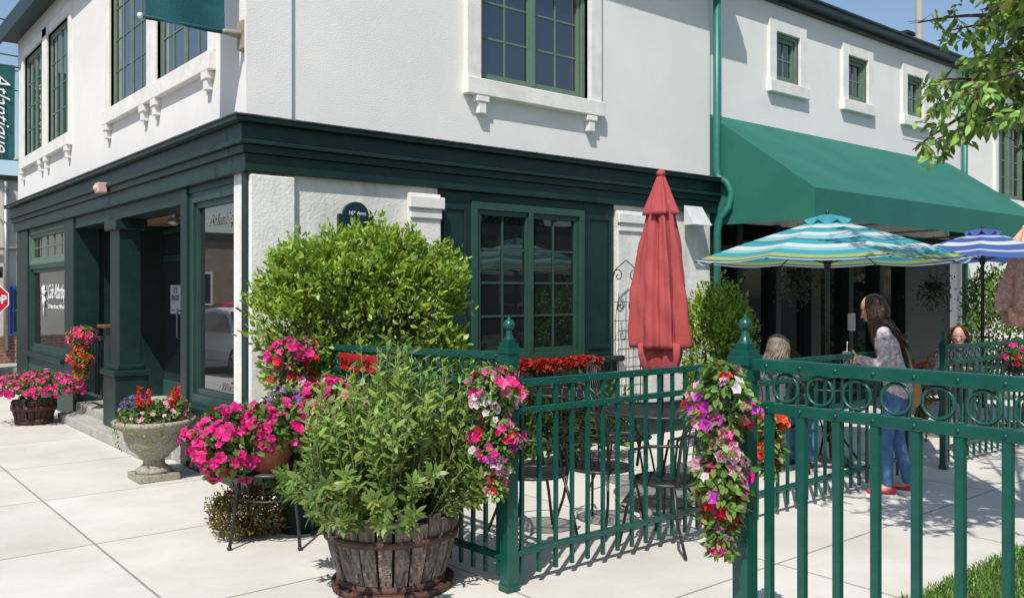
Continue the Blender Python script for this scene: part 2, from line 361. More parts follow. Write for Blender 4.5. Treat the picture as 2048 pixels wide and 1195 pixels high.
window(PF,x945,x1165,.92,2.47,2,2,4,.07,.0,mat('lower_window_green',(.022,.062,.048),.45,(.03,.08,.06),8),label='large casement window between green panels with black panes')
b=MB(); b.box(x875,x1225,YF+.12,YF+.29,.36,2.55); b.build('light_block',DARK,bld)  # dark block added behind the bay to keep light from passing
def corn(z0,z1,pr,m=DGREEN,nm='cornice'):
    k=MB(); k.box(XL-pr,8.74,YF-pr,YF+.2,z0,z1); k.box(XL-pr,XL+.2,YF+.2,15.8+pr,z0,z1); return k.build(nm,m,bld,.006)
corn(2.56,2.70,.055); corn(2.7015,2.765,.085); corn(2.7665,2.80,.12); corn(2.8015,2.93,.10); corn(2.9315,2.97,.17); corn(2.9715,2.985,.185,mat('lead_flashing',(.05,.055,.055),.5,(.16,.16,.155),8),'flashing')
for y0,y1 in ((YF-.005,6.80),(8.06,8.22),(12.2,12.66),(15.0,15.8)):
    k=MB(); k.box(XL-.02,XL+.3,y0,y1,0.02,2.555); k.build('shopfront_pier',DGREEN,bld,.01)
for y0,y1,t in ((6.80,8.06,.6),(12.66,15.0,.72)):
    k=MB(); k.box(XL+.0,XL+.3,y0,y1,0,t-.06); k.build('stall_riser',BASEB,bld)
    k=MB(); k.box(XL-.08,XL+.3,y0-.02,y1+.02,t-.06,t); k.build('window_sill',DGREEN,bld,.008)
SWG=mat('shop_window_frame_green',(.018,.05,.042),.4,(.025,.065,.052),6)
window(PL,6.80,8.06,.6,2.5,1,1,1,.09,.03,SWG,label='large shop window reflecting the street',glass=GLASSS)
window(PL,12.66,15.0,.72,2.02,1,1,1,.07,.03,SWG,label='wide shop window lettered in white',glass=GLASS); window(PL,12.66,15.0,2.02,2.52,1,5,2,.05,.03,WGREEN,glass=GLASSS)
for y0,y1,za in ((6.8,8.06,2.5),(12.66,15,2.52),(8.22,12.2,2.42)):
    k=MB(); k.box(XL+.001,XL+.3,y0,y1,za,2.556); k.build('lintel',DGREEN,bld)
k=MB(); k.box(4.0,4.2,8.0,12.6,0,2.56); k.box(XL+.3,4.0,12.25,12.45,0,2.56); k.box(XL+.3,4.0,7.95,8.1,0,2.56); k.build('porch_wall',DGREEN,bld)
k=MB(); k.box(XL+.302,3.998,8.1,12.25,2.5,2.555); k.build('porch_ceiling',mat('porch_ceiling_wood',(.42,.24,.16),.7,(.32,.17,.11),5),bld)
k=MB(); k.box(XL+.02,4.0,8.1,12.25,0.001,.2); k.box(XL-.22,XL+.02,8.6,12.1,.001,.1); k.build('porch_step',KERB,bld,.01)
k=MB(); k.box(XL,3.05,10.25,10.6,.1,2.42); o=k.build('porch_column',DGREEN,bld,.01)
q=MB(); q.box(XL-.06,3.11,10.19,10.66,.1,.68); q.box(XL-.09,3.14,10.16,10.69,.68,.74); q.box(XL-.03,3.08,10.22,10.63,.74,.8); q.build('column_base',DGREEN,o,.012)
q=MB(); q.box(XL-.05,3.1,10.2,10.65,2.3,2.418); q.build('capital',DGREEN,o,.012)
dY0,_=onX(366,0,3.93); dY1,_=onX(290,0,3.93)
d=MB(); 
for (a,b,c0,c1) in ((dY0,dY1,.2,.42),(dY0,dY1,2.02,2.1),(dY0,dY0+.09,.42,2.02),(dY1-.09,dY1,.42,2.02),(dY0,dY1,2.40,2.46),(dY0,dY0+.06,2.1,2.4),(dY1-.06,dY1,2.1,2.4)): d.box(3.93,3.998,a,b,c0,c1)
do=d.build('door',mat('door_green',(.03,.085,.07),.4),bld,.005); q=MB().box(3.945,3.95,dY0+.08,dY1-.08,.4,2.42); q.build('pane',GLASSU,do)
q=MB(); q.tube([(3.92,dY0+.05,1.0),(3.87,dY0+.05,1.02),(3.87,dY0+.05,1.35),(3.92,dY0+.05,1.37)],.012,8); q.build('handle',ALU,do)
ps=MB().box(3.935,3.941,dY0+.10,dY0+.50,1.32,1.70); po=ps.build('poster',WHITE,do); po['label']='white poster with blue lettering on the glass door'
PBLUE=mat('poster_blue',(.06,.18,.55),.6)
text('lettering',"IT'S\nBACK!",.10,PBLUE,po,frame((3.932,dY0+.30,1.60),(0,-1,0),(0,0,1)),bold=.002); 
q=MB()
for (a,b,c0,c1) in ((.16,.26,1.35,1.40),(.32,.45,1.35,1.38)): q.box(3.930,3.934,dY0+a,dY0+b,c0,c1)
q.build('poster_print',mat('poster_pale_blue',(.35,.5,.65),.6),po)
q=MB(); q.lathe([(.05,.09),(.07,.05),(.03,.03),(.08,.0),(.075,-.03),(.02,-.06)],(3.3,9.9,2.4),16); q.tube([(3.3,9.9,2.45),(3.3,9.9,2.5)],.015); tag(q.build('ceiling_lamp',ALU),'small round lantern hanging from the entrance porch ceiling','lamp')
text('lettering','Café Atlantique',.29,WTEXT,bld,frame((XL+.05,13.38,1.52),(0,-1,0),(0,0,1)),shear=.45,bold=0,width=1.15)
text('lettering','33 River Street, Milford CT',.08,WTEXT,bld,frame((XL+.05,13.38,1.38),(0,-1,0),(0,0,1)),shear=.2,width=1.1)
k=MB()
for i in range(7):
    a=i*2*PI/7; k.tube([(XL+.05,14.22,1.55),(XL+.05,14.22+.10*math.cos(a),1.55+.16*math.sin(a))],[.010,.018],6)
k.tube([(XL+.05,14.22,1.5),(XL+.05,14.22,1.25)],.010,6); k.build('window_emblem',WTEXT,bld)
text('lettering','Atlantique',.15,FTEXT,bld,frame((XL+.05,7.40,2.19),(0,-1,0),(0,0,1)),shear=.45,bold=-.001,width=.72)
text('lettering','Wine Bar',.10,FTEXT,bld,frame((XL+.05,7.26,.76),(0,-1,0),(0,0,1)),shear=.45,bold=-.001,width=.42)
y,z=onX(192,376,XL-.2); k=MB(); k.box(XL-.20,XL-.10,y-.07,y+.07,z-.05,z+.06); k.ball((XL-.20,y,z),.035,10,6); tag(k.build('alarm_siren',mat('faded_pink_plastic',(.6,.42,.38),.5),bevel=.01),'pinkish alarm box mounted on the green cornice','alarm box')
# ---- right hand wing
def YR(px,py): return onY(px,py,YF+.1)
sm=[]
for (a,b,t,bt) in ((1549,1596,58,160),(1693,1732,110,198),(1811,1843,157,236)):
    x0,z1=YR(a,t); x1,z0=YR(b,bt); sm.append((x0,x1,4.42,5.08))
xw,_=YR(1993,0)
wall('upper_wall',PR,8.64,24,2.5,5.45,.3,sm+[(xw,xw+1.3,3.35,4.85)],STUC)
for s in sm: window(PR,*s[:4],1,2,2,.05,.03,glass=GLASSF); surround(PR,s[0],s[1],s[2],s[3],.16,.04,.16)
window(PR,xw,xw+1.3,3.35,4.85,2,2,4); surround(PR,xw,xw+1.3,3.35,4.85,.15,.04,.14)
g=MB(); g.box(8.6,24,YF-.06,YF+.03,5.5,5.61); g.box(8.6,24,YF+.03,YF+.4,5.45,5.5); g.box(8.6,24,YF-.08,YF-.06,5.59,5.63); g.build('gutter',DGREEN,bld,.01)
r=MB(); r.add([(8.6,YF-.05,5.62),(24,YF-.05,5.62),(24,10,6.1),(8.6,10,6.1)],[(0,1,2,3)]); r.build('roof',DARK,bld)
for px in (1748,1820):
    p=W(px,14.5,0); k=MB(); k.box(p.x-.10,p.x+.10,p.y,p.y+.2,5.6,5.86); k.box(p.x-.14,p.x+.14,p.y-.03,p.y+.23,5.86,5.92); k.build('roof_vent',DARK,bld,.01)
dx=8.66; k=MB(); k.tube([(dx,YF-.09,5.9),(dx,YF-.09,3.12),(dx,YF-.1,3.0),(dx+.02,YF-.22,2.92),(dx+.06,YF-.26,2.8),(dx+.02,YF-.25,2.62),(dx-.03,YF-.16,2.5),(dx-.03,YF-.12,2.35),(dx-.03,YF-.12,.1)],.045,10); k.build('downspout',TEAL,bld)
x2,_=YR(1918,0); k=MB(); k.tube([(x2,YF+.0,5.5),(x2,YF+.0,.1)],.045,10); k.build('downspout',TEAL,bld)
AX0,AX1,AY,AZT,AZF,AZB=8.72,15.25,5.33,3.80,2.76,2.42
m=MB(); nx=24
for i in range(nx):
    a=AX0+(AX1-AX0)*i/nx; b=AX0+(AX1-AX0)*(i+1)/nx
    for j in range(4):
        t0,t1=j/4,(j+1)/4; sg=lambda t,x:-.025*math.sin(PI*t)*(.6+.4*abs(math.sin((x-AX0)/(AX1-AX0)*PI*4)))
        m.add([(a,YF+.09+(AY-YF-.09)*t0,AZT+(AZF-AZT)*t0+sg(t0,a)),(b,YF+.09+(AY-YF-.09)*t0,AZT+(AZF-AZT)*t0+sg(t0,b)),(b,YF+.09+(AY-YF-.09)*t1,AZT+(AZF-AZT)*t1+sg(t1,b)),(a,YF+.09+(AY-YF-.09)*t1,AZT+(AZF-AZT)*t1+sg(t1,a))],[(0,3,2,1)],True)
for xx in (AX0,AX1): m.add([(xx,YF+.09,AZT),(xx,AY,AZF),(xx,AY,AZB),(xx,YF+.09,AZB)],[(0,1,2,3)])
m.add([(AX0,AY,AZF),(AX1,AY,AZF),(AX1,AY,AZB),(AX0,AY,AZB)],[(0,1,2,3)])
aw=m.build('awning',AWN,bld)
k=MB(); 
for zz in (AZF-.02,AZB+.02): k.tube([(AX0+.03,AY+.03,zz),(AX1-.03,AY+.03,zz)],.015,6)
for i in range(5):
    xx=AX0+.03+(AX1-AX0-.06)*i/4; k.tube([(xx,AY+.03,AZB+.02),(xx,YF+.05,AZB+.02)],.015,6)
k.build('awning_frame',ALU,aw)
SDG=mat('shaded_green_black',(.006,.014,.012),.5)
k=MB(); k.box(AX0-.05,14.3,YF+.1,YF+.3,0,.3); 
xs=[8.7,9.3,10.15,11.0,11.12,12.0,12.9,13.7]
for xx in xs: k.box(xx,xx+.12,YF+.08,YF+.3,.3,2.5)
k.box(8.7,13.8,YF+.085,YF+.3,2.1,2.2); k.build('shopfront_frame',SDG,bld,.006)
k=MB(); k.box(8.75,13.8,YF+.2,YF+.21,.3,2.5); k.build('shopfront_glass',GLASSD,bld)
xa,_=YR(1900,0); xb,_=YR(1938,0)
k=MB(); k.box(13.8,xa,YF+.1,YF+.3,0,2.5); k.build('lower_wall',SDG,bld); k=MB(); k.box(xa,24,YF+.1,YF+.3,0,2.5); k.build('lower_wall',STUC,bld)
hd,_=YR(1694,0); z0_,z1_=1.05,1.30; k=MB(); k.box(hd-.055,hd-.035,YF+.0,YF+.06,z0_,z1_); k.box(hd+.035,hd+.055,YF+.0,YF+.06,z0_,z1_); k.box(hd-.035,hd+.035,YF+.0,YF+.06,z0_,z0_+.02); k.box(hd-.035,hd+.035,YF+.0,YF+.06,z1_-.02,z1_); k.build('door_handle',WHITE,bld,.003)
a,zt=onY(1372,410,YF-.1); b,zb=onY(1408,452,YF-.1)
k=MB(); k.add([(a,YF-.07,zt),(b,YF-.07,zt),(b,YF-.22,zb),(a,YF-.22,zb),(b,YF-.07,zb),(a,YF-.07,zb)],[(0,3,2,1),(0,5,3),(1,2,4),(0,1,4,5),(3,5,4,2)]); k.build('vent_hood',WPLASTIC,bld)
# ---- signs and banners
sx0,_=onY(677,0,YF-.03); sx1,_=onY(746,0,YF-.03); cx=(sx0+sx1)/2; hw=(sx1-sx0)/2
sg=thing('street_plaque','dark green arched plaque reading 16e Arrt on the white wall','sign',(cx,YF-.03,2.15))
def plaque(mb,hw,z0,z1,zt,y0,y1):
    o=[(-hw,z0),(hw,z0),(hw,z1),(hw*.72,z1)]+[(hw*.72*math.cos(a),z1+(zt-z1)*math.sin(a)) for a in np.linspace(.25,PI-.25,9)]+[(-hw*.72,z1),(-hw,z1)]
    n=len(o); mb.add([(x,y0,z) for x,z in o]+[(x,y1,z) for x,z in o],[tuple(range(n)),tuple(range(n,2*n))[::-1]]+[(i,i+n,(i+1)%n+n,(i+1)%n) for i in range(n)])
k=MB(); plaque(k,hw,-.06,.12,.23,-.01,.028); k.build('plate',DGREEN,sg)
k=MB(); plaque(k,hw*.93,-.045,.105,.21,-.014,-.0105); k.build('enamel',mat('dark_teal_enamel',(.006,.03,.04),.3),sg)
text('lettering','16',.048,WTEXT,sg,frame((-.058,-.017,.115),(1,0,0),(0,0,1)))
text('lettering','e',.032,WTEXT,sg,frame((-.022,-.017,.135),(1,0,0),(0,0,1))); text('lettering','Arrt',.048,WTEXT,sg,frame((.044,-.017,.115),(1,0,0),(0,0,1)))
def banner(label,y,x1,w,z0,z1,txt=None,nm='banner',tx=-.33):
    t=thing(nm,label,'banner',(x1,y,z0),0)
    m=MB(); n=14
    def P(i,z): u=i/n; return (-w*u-.0, .012*math.sin(u*7+z*3), z+.0)
    for i in range(n):
        for j in range(8):
            za=(z1-z0)*j/8; zb=(z1-z0)*(j+1)/8; m.add([P(i,za),P(i+1,za),P(i+1,zb),P(i,zb)],[(0,1,2,3)],True)
    m.build('cloth',BANN,t)
    k=MB(); k.tube([(.2,0,.02),(-w-.03,0,.02)],.012,8); k.build('rod',BANN,t); k=MB(); k.tube([(.2,0,z1-z0-.02),(-w-.06,0,z1-z0-.02)],.012,8); k.build('rod',BANN,t)
    k=MB(); k.ball((-w-.04,0,.02),.022,8,6); k.build('rod_end',WHITE,t)
    k=MB(); k.box(.12,.17,-.06,.06,-.10,.13); k.seg((.12,0,.02),(.0,0,.02),.035,.025); k.build('bracket',mat('aged_brass',(.34,.30,.2),.5,(.2,.18,.13),12),t,.01)
    if txt: text('lettering',txt,.32,WTEXT,t,frame((tx,-.03,(z1-z0)/2),(0,0,-1),(1,0,0)),shear=.45,bold=-.001,width=(z1-z0)*.84)
    return t
yb,_=onX(462,0,XL-.12); banner('blank teal banner hung on a bracket near the building corner',yb,XL-.17,.60,3.63,5.3)
yb2=15.72; z0=Zat(322,CA*XL+SA*yb2); banner('teal banner with white script reading Atlantique at far left',yb2,XL-.06,.9,z0,z0+1.5,'Atlantique',tx=-.29)

# ================================================================ FENCES
PLX,PLY=W(1018,4.71).x,W(1018,4.71).y
NP=W(1490,3.1)
def ring_mesh():
    k=MB(); k.tube([(0,.052*math.cos(a),.052*math.sin(a)) for a in np.linspace(0,2*PI,25)[:-1]],.0065,6,closed=True); me=k.mesh('ring'); me.materials.append(FGREEN); return me
RING=ring_mesh()
def picket_mesh(h,w=.02):
    k=MB(); k.box(-w/2,w/2,-w/2,w/2,0,h); me=k.mesh('picket'); me.materials.append(FGREEN); return me
def inst(me,name,parent,loc,rz=0):
    o=bpy.data.objects.new(name,me); COL.objects.link(o); o.parent=parent; o.location=loc; o.rotation_euler=(0,0,rz); return o
def post(parent,loc,h,w,capw,ball):
    k=MB(); k.box(-w/2,w/2,-w/2,w/2,0,h-.1); k.box(-w/2-.006,w/2+.006,-w/2-.006,w/2+.006,0,.04); o=k.build('post',FGREEN,parent,.004); o.location=loc
    q=MB(); q.box(-capw/2,capw/2,-capw/2,capw/2,h-.065,h-.03); q.box(-capw*.44,capw*.44,-capw*.44,capw*.44,h-.12,h-.065)
    q.box(-capw*.42,capw*.42,-capw*.42,capw*.42,h-.03,h-.01); q.box(-capw*.3,capw*.3,-capw*.3,capw*.3,h-.01,h+.01); q.lathe([(capw*.33,h+.01),(capw*.2,h+.03),(ball*.55,h+.04),(ball*.5,h+.06)],(0,0,0),16); q.ball((0,0,h+.055+ball),ball,16,12); q.lathe([(ball*.3,h+.055+1.9*ball),(.003,h+.06+2.3*ball)],(0,0,0),10)
    q.build('finial',FGREEN,o,.003); return o
def fence(label,p,dirv,L,top,rings,band=.15,bottom=.18,sp=.125,pw=.02,rh=.04,drop=0,posts=(),start=.09,low=.06,name='metal_fence',riv=.0065):
    rz=math.atan2(dirv[1],dirv[0])
    t=thing(name,label,'fence',(p[0],p[1],0),rz); n=int((L-start)/sp)+1
    for z,h in ((top-rh/2,rh),(top-band-rh/2,rh*.85),(bottom,rh*.85)):
        k=MB(); k.beam((.03,0,z),(L,0,z-drop),.032,h); o=k.build('rail',FGREEN,t,.003)
        k=MB()
        for i in range(n):
            x=start+i*sp
            for sd in (-1,1): k.ball((x,sd*.017,z-drop*x/L),riv,6,4)
        tag(k.build('rivets',FGREEN,o),kind='stuff')
    hh=(top-band if rings else top-.005); me=picket_mesh(hh-low,pw); 
    for i in range(n):
        x=start+i*sp; inst(me,'picket',t,(x,0,low-drop*x/L))
    if rings:
        for i in range(n):
            if start+i*sp+sp/2>L-.03: continue
            o=inst(RING,'ring',t,(start+i*sp+sp/2,0,top-rh/2-band/2-drop*i*sp/L-.001),rad(90)); s=(band-rh)/2/.0575; o.scale=(1,s,s)
    for (x,h,w,cw,b) in posts: post(t,(x,0,0),h,w,cw,b)
    return t
fence('dark green metal fence with rings and red plate beside the big bush',(PLX,PLY),(0,1),2.1,1.28,True,.15,.17,.115,.02,posts=((0,1.34,.072,.088,.032),(2.12,1.3,.07,.086,.03)),drop=.05)
fence('low green metal fence panel without rings in front of the red umbrella',(PLX,PLY),(1,0),2.0,1.13,False,.15,.19,.125,.02,posts=((2.03,1.16,.05,.06,.02),))
fence('green metal fence with rings behind the near post',(PLX+2.03,PLY),(1,0),2.35,1.12,True,.14,.19,.125,.02,posts=((2.38,1.16,.055,.066,.022),))
fence('far green metal fence with rings beyond the standing woman',(PLX+5.1,PLY),(1,0),4.6,1.12,True,.14,.19,.135,.02,posts=((0,1.16,.055,.066,.022),(4.62,1.16,.055,.066,.022)))
fence('nearest green metal fence with large rings at right',(NP.x,NP.y),(0,-1),1.75,1.37,True,.145,.15,.128,.025,rh=.042,posts=((0,1.41,.064,.086,.0235),),start=.10)
ya,zt=onX(752,708,PLX-.03); yb_,zb=onX(680,740,PLX-.03)
t=thing('fence_plate','small red enamel plate fixed to the green ring fence','sign',(PLX-.035,(ya+yb_)/2,(zt+zb)/2))
hw=abs(yb_-ya)/2; k=MB(); k.box(0,.012,-hw,hw,-.055,.055); k.build('plate',SIGNR,t,.004)
text('lettering','PHILANTHROPY',.07,mat('dark_red_letter',(.12,.008,.012),.4),t,frame((-.004,0,-.025),(0,-1,0),(0,0,1)),bold=.001,width=hw*1.75)

# ================================================================ SHRUBS
def shrub(label,c,R,nl,ls,base,ex=.75,name='shrub',lump=.10,stems=8,ar=(.38,.6),zmin=.12):
    t=thing(name,label,'shrub',(c[0],c[1],0)); cz=c[2]
    D=rdir(nl); D=np.sign(D)*np.abs(D)**ex; D=norm(D)*np.linalg.norm(D,axis=1,keepdims=True)**.6
    def LU(D): return 1+lump*np.sin(D[:,[0]]*5+1)*np.cos(D[:,[2]]*6)+lump*.8*np.sin(D[:,[1]]*11+D[:,[2]]*9)+lump*.5*np.sin(D[:,[0]]*23+D[:,[2]]*19)+lump*.5*np.sin(D[:,[0]]*13-D[:,[1]]*9)*np.cos(D[:,[2]]*14)
    r=np.where(rng.random((nl,1))<.75,rng.uniform(.84,1.05,(nl,1)),rng.uniform(.4,.85,(nl,1)))
    P=D*np.array(R)*r*LU(D)+[0,0,cz]; P=P[P[:,2]>zmin]; k=len(P); Dn=norm(P-[0,0,cz])
    A=norm(Dn*.6+rng.normal(size=(k,3))*.5+[0,0,.5]); N=norm(Dn*.7+rng.normal(size=(k,3))*.6)
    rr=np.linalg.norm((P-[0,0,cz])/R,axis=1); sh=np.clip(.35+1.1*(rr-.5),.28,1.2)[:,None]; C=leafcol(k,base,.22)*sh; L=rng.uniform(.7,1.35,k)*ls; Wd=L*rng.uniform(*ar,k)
    m=int(nl/45); D=rdir(m); D[:,2]=np.abs(D[:,2])*.9; b=D*np.array(R)*LU(D)*.97+[0,0,cz]; PP=[];AA=[]
    for i in range(m):
        dr=norm((D[i]*.8+[0,0,.7]+rng.normal(size=3)*.25)[None])[0]
        for j in range(9): PP.append(b[i]+dr*ls*.36*j); AA.append(dr*.6+rng.normal(size=3)*.55)
    PP=np.array(PP);AA=np.array(AA); q=len(PP)
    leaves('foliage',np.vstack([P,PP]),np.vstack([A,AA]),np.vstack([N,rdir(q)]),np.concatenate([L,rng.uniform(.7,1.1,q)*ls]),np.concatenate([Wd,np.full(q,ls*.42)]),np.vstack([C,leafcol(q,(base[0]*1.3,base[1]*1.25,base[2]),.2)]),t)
    s=MB()
    for i in range(stems):
        a=i*2*PI/stems; s.tube([(.02*math.cos(a),.02*math.sin(a),0),(R[0]*.3*math.cos(a),R[1]*.3*math.sin(a),cz*.6),(R[0]*.75*math.cos(a),R[1]*.75*math.sin(a),cz+R[2]*.5*math.sin(i*2.1))],[.025,.015,.006],6)
    s.build('branches',mat('bark',(.10,.07,.045),.9,(.05,.035,.025),20),t); return t
bc=W(730,6.85)
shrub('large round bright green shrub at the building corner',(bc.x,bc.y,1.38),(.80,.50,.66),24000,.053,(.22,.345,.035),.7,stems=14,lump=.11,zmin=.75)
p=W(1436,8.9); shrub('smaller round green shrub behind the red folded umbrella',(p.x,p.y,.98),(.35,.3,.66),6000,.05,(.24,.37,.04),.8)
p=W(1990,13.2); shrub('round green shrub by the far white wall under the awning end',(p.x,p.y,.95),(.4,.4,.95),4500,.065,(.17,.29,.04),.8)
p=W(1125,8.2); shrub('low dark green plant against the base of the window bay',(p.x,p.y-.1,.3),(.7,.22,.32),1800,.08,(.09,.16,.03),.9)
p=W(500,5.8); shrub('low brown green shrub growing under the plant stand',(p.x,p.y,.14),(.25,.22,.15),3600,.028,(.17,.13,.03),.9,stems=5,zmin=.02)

# ================================================================ BARREL PLANTERS
def barrel(label,loc,r0,r1,h,n=20,name='half_barrel',wm=OAK,hoops=((.08,.03),(.62,.028))):
    t=thing(name,label,'barrel planter',loc); k=MB()
    for i in range(n):
        a0=2*PI*(i+random.uniform(.03,.12))/n; a1=2*PI*(i+random.uniform(.90,.97))/n; hh=h+random.uniform(-.03,.012); dr=random.uniform(-.010,.008)
        vs=[];fs=[]; zz=[0,.25,.5,.75,1]
        for j,u in enumerate(zz):
            r=r0+(r1-r0)*math.sin(u*PI/2)+dr
            for (rr,a) in ((r,a0),(r,(a0+a1)/2),(r,a1),(r-.03,a1),(r-.03,a0)): vs.append((rr*math.cos(a),rr*math.sin(a),hh*u+.015))
        for j in range(4):
            for q in range(5): fs.append((j*5+q,j*5+(q+1)%5,(j+1)*5+(q+1)%5,(j+1)*5+q))
        fs+= [(0,1,2,3,4)[::-1],tuple(20+q for q in range(5))]; k.add(vs,fs)
    k.build('staves',wm,t,.003)
    k=MB(); k.lathe([(r0-.02,.02),(r1-.02,h*.95)],(0,0,0),24); k.build('liner',DARK,t)
    for u,hw in hoops:
        r=r0+(r1-r0)*math.sin(u*PI/2)+.008; q=MB(); q.lathe([(r,h*u-hw),(r+.005,h*u-hw),(r+.009,h*u+hw),(r+.004,h*u+hw)],(0,0,.015),40); q.build('hoop',RUST,t)
    q=MB(); q.lathe([(.01,h*.86),(r1-.035,h*.86)],(0,0,0),24); q.build('soil',SOIL,t)
    return t
bp=W(783,4.82); bt=barrel('weathered half oak barrel with rusty hoops in the foreground',(bp.x,bp.y,0),.27,.365,.42,24,hoops=((.08,.026),(.70,.018)))
q=MB(); q.lathe([(.325,.0),(.33,.0),(.335,.04),(.33,.04)],(.01,0,.002),44); q.build('loose_hoop',RUST,bt)
t=thing('leafy_shrub','bushy green plant with upright leafy stems growing in the front barrel','plant',(bp.x,bp.y,.38))
PP=[];AA=[];NN=[];SS=[]; st=MB()
for i in range(200):
    a=rng.uniform(0,2*PI); rr=math.sqrt(rng.random()); out=rr*.60; ln=.92-.42*rr**1.5+rng.uniform(-.30,.08); 
    b=np.array([.28*rr*math.cos(a),.28*rr*math.sin(a),0.]); tip=np.array([out*math.cos(a),out*math.sin(a),ln])+rng.normal(size=3)*.035
    mid=(b+tip)/2+np.array([math.cos(a),math.sin(a),0])*.10*rr+rng.normal(size=3)*.03
    if rr>.85: tip[2]*=.5; tip[:2]*=1.05
    pts=[b,(b+mid)/2+[0,0,.02],mid,(mid+tip)/2,tip]; st.tube(pts,[.006,.005,.004,.003,.002],4)
    K=26
    for j in range(K):
        u=.18+.82*j/(K-1); q=(1-u)**2*b+2*u*(1-u)*mid+u*u*tip; tg=norm((2*(1-u)*(mid-b)+2*u*(tip-mid))[None])[0]
        ph=j*2.4; o1=np.cross(tg,[0.3,.2,1]); o1/=max(np.linalg.norm(o1),1e-6); o2=np.cross(tg,o1); od=o1*math.cos(ph)+o2*math.sin(ph)
        k1=.55+.4*rng.random(); PP.append(q); AA.append(tg*k1+od*.75); NN.append(tg*.75-od*k1+rng.normal(size=3)*.45); SS.append((.058+.028*math.sin(u*PI))*rng.uniform(.75,1.25))
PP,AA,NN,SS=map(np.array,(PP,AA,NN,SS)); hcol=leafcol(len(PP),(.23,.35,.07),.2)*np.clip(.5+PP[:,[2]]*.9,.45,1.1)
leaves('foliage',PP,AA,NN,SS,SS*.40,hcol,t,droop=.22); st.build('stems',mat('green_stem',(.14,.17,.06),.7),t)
lp=W(68,10.75); barrel('small dark barrel of magenta petunias at far left of the sidewalk',(lp.x,lp.y,0),.19,.25,.30,18,wm=DOAK)
t=thing('petunia_plant','spreading magenta petunias in the small barrel at far left','flowers',(lp.x,lp.y,.3)); cluster(t,(0,0,.13),(.52,.5,.2),260,.032,pal((MAG,6),(PNK,1)),1600,.055,zlow=-.35)

# ================================================================ STONE URN
up=W(308,7.55); t=thing('stone_urn','pale aggregate stone urn on a square foot on the sidewalk','urn',(up.x,up.y,0))
k=MB(); k.box(-.17,.17,-.17,.17,0,.06); k.build('foot',STONE,t,.008)
k=MB(); k.lathe([(.15,.06),(.145,.09),(.09,.13),(.085,.17),(.12,.19),(.125,.205),(.14,.22),(.20,.27),(.235,.34),(.245,.40),(.25,.42),(.30,.45),(.335,.475),(.34,.50),(.33,.515),(.30,.515),(.27,.49),(.02,.48)],(0,0,0),48); k.build('bowl',STONE,t)
t=thing('mixed_flowers','red salvia, purple and pink flowers planted in the stone urn','flowers',(up.x,up.y,.48))
cluster(t,(0,0,.06),(.3,.3,.13),40,.020,pal((LPK,3),(REDF,1)),1300,.05,zlow=-.2)
r_=Vector((SA,-CA,0)); 
cluster(t,tuple(-r_*.16+Vector((0,0,.13))),(.12,.12,.10),260,.010,pal((VIO,3),((.1,.08,.5),2)),350,.03,names=('purple_blossoms','foliage'))
cluster(t,tuple(r_*.16+Vector((0,0,.12))),(.13,.12,.09),34,.024,pal((LPK,3),(PNK,1)),300,.045,names=('pink_blossoms','foliage'))
PP=[];
for i in range(20):
    a=rng.uniform(0,2*PI); b=np.array([.17*math.cos(a)+.0,.17*math.sin(a),.14])+[float(r_.x)*.03,float(r_.y)*.03,0]; h=rng.uniform(.05,.17)
    for j in range(16): PP.append(b+[rng.normal()*.010,rng.normal()*.010,h*(j/16)+.02])
PP=np.array(PP); petals('red_blossoms',PP,rdir(len(PP)),np.full(len(PP),.013),pick(pal((REDF,1)),len(PP)),np.tile((.4,.01,.01),(len(PP),1)),t)
PP=[];AA=[]
for i in range(5):
    a=PI*1.0+i*.35
    for j in range(14): PP.append([.33*math.cos(a)+.02*rng.normal(),.33*math.sin(a)+.02*rng.normal(),.06-.018*j*(1 if i%2 else .6)]); AA.append([0,0,-1])
PP=np.array(PP,float);AA=np.array(AA,float)+rng.normal(size=(len(PP),3))*.7; leaves('trailing_vine',PP,AA,rdir(len(PP)),np.full(len(PP),.03),np.full(len(PP),.02),leafcol(len(PP),(.2,.3,.06)),t)

# ================================================================ PLANT STAND
sp=W(545,5.62); t=thing('plant_stand','black iron stand on splayed legs carrying the petunia pot','plant stand',(sp.x,sp.y,0),rad(-39.5))
k=MB(); k.lathe([(.02,.455),(.22,.455),(.24,.462),(.24,.475),(.02,.48)],(0,0,0),28); k.build('top',BLACK,t)
for a in (45,135,225,315):
    c,s=math.cos(rad(a)),math.sin(rad(a)); k=MB(); k.tube([(.2*c*1.15,.2*s,.455),(.21*c*1.2,.21*s,.36),(.24*c*1.2,.22*s,.15),(.31*c,.25*s,.01)],.011,8); k.ball((.31*c,.25*s,.012),.016,8,6); k.build('leg',BLACK,t)
k=MB(); k.tube([(.2*math.cos(a),.18*math.sin(a),.3) for a in np.linspace(0,2*PI,25)[:-1]],.007,6,closed=True)
for i in range(12):
    a=i*PI/6; k.tube([(.22*math.cos(a),.22*math.sin(a),.455),(.2*math.cos(a),.18*math.sin(a),.3)],.004,4)
k.build('apron',BLACK,t)
rv=Vector((SA,-CA,0)); fv=Vector((CA,SA,0)); pt=sp-rv*.0-fv*.06
t=thing('flower_pot','terracotta pot holding magenta petunias on the black stand','flower pot',(pt.x,pt.y,.482))
k=MB(); k.lathe([(.11,0),(.15,.17),(.165,.175),(.17,.22),(.155,.22),(.145,.19),(.01,.185)],(0,0,0),28); k.build('pot',TERRA,t)
t=thing('petunia_plant','cascading magenta petunias spilling over the terracotta pot','flowers',(pt.x,pt.y,.66))
cluster(t,tuple(-rv*.22-fv*.02+Vector((0,0,-.0))),(.27,.27,.22),230,.037,pal((MAG,8),((.75,.03,.3),2)),1500,.055)
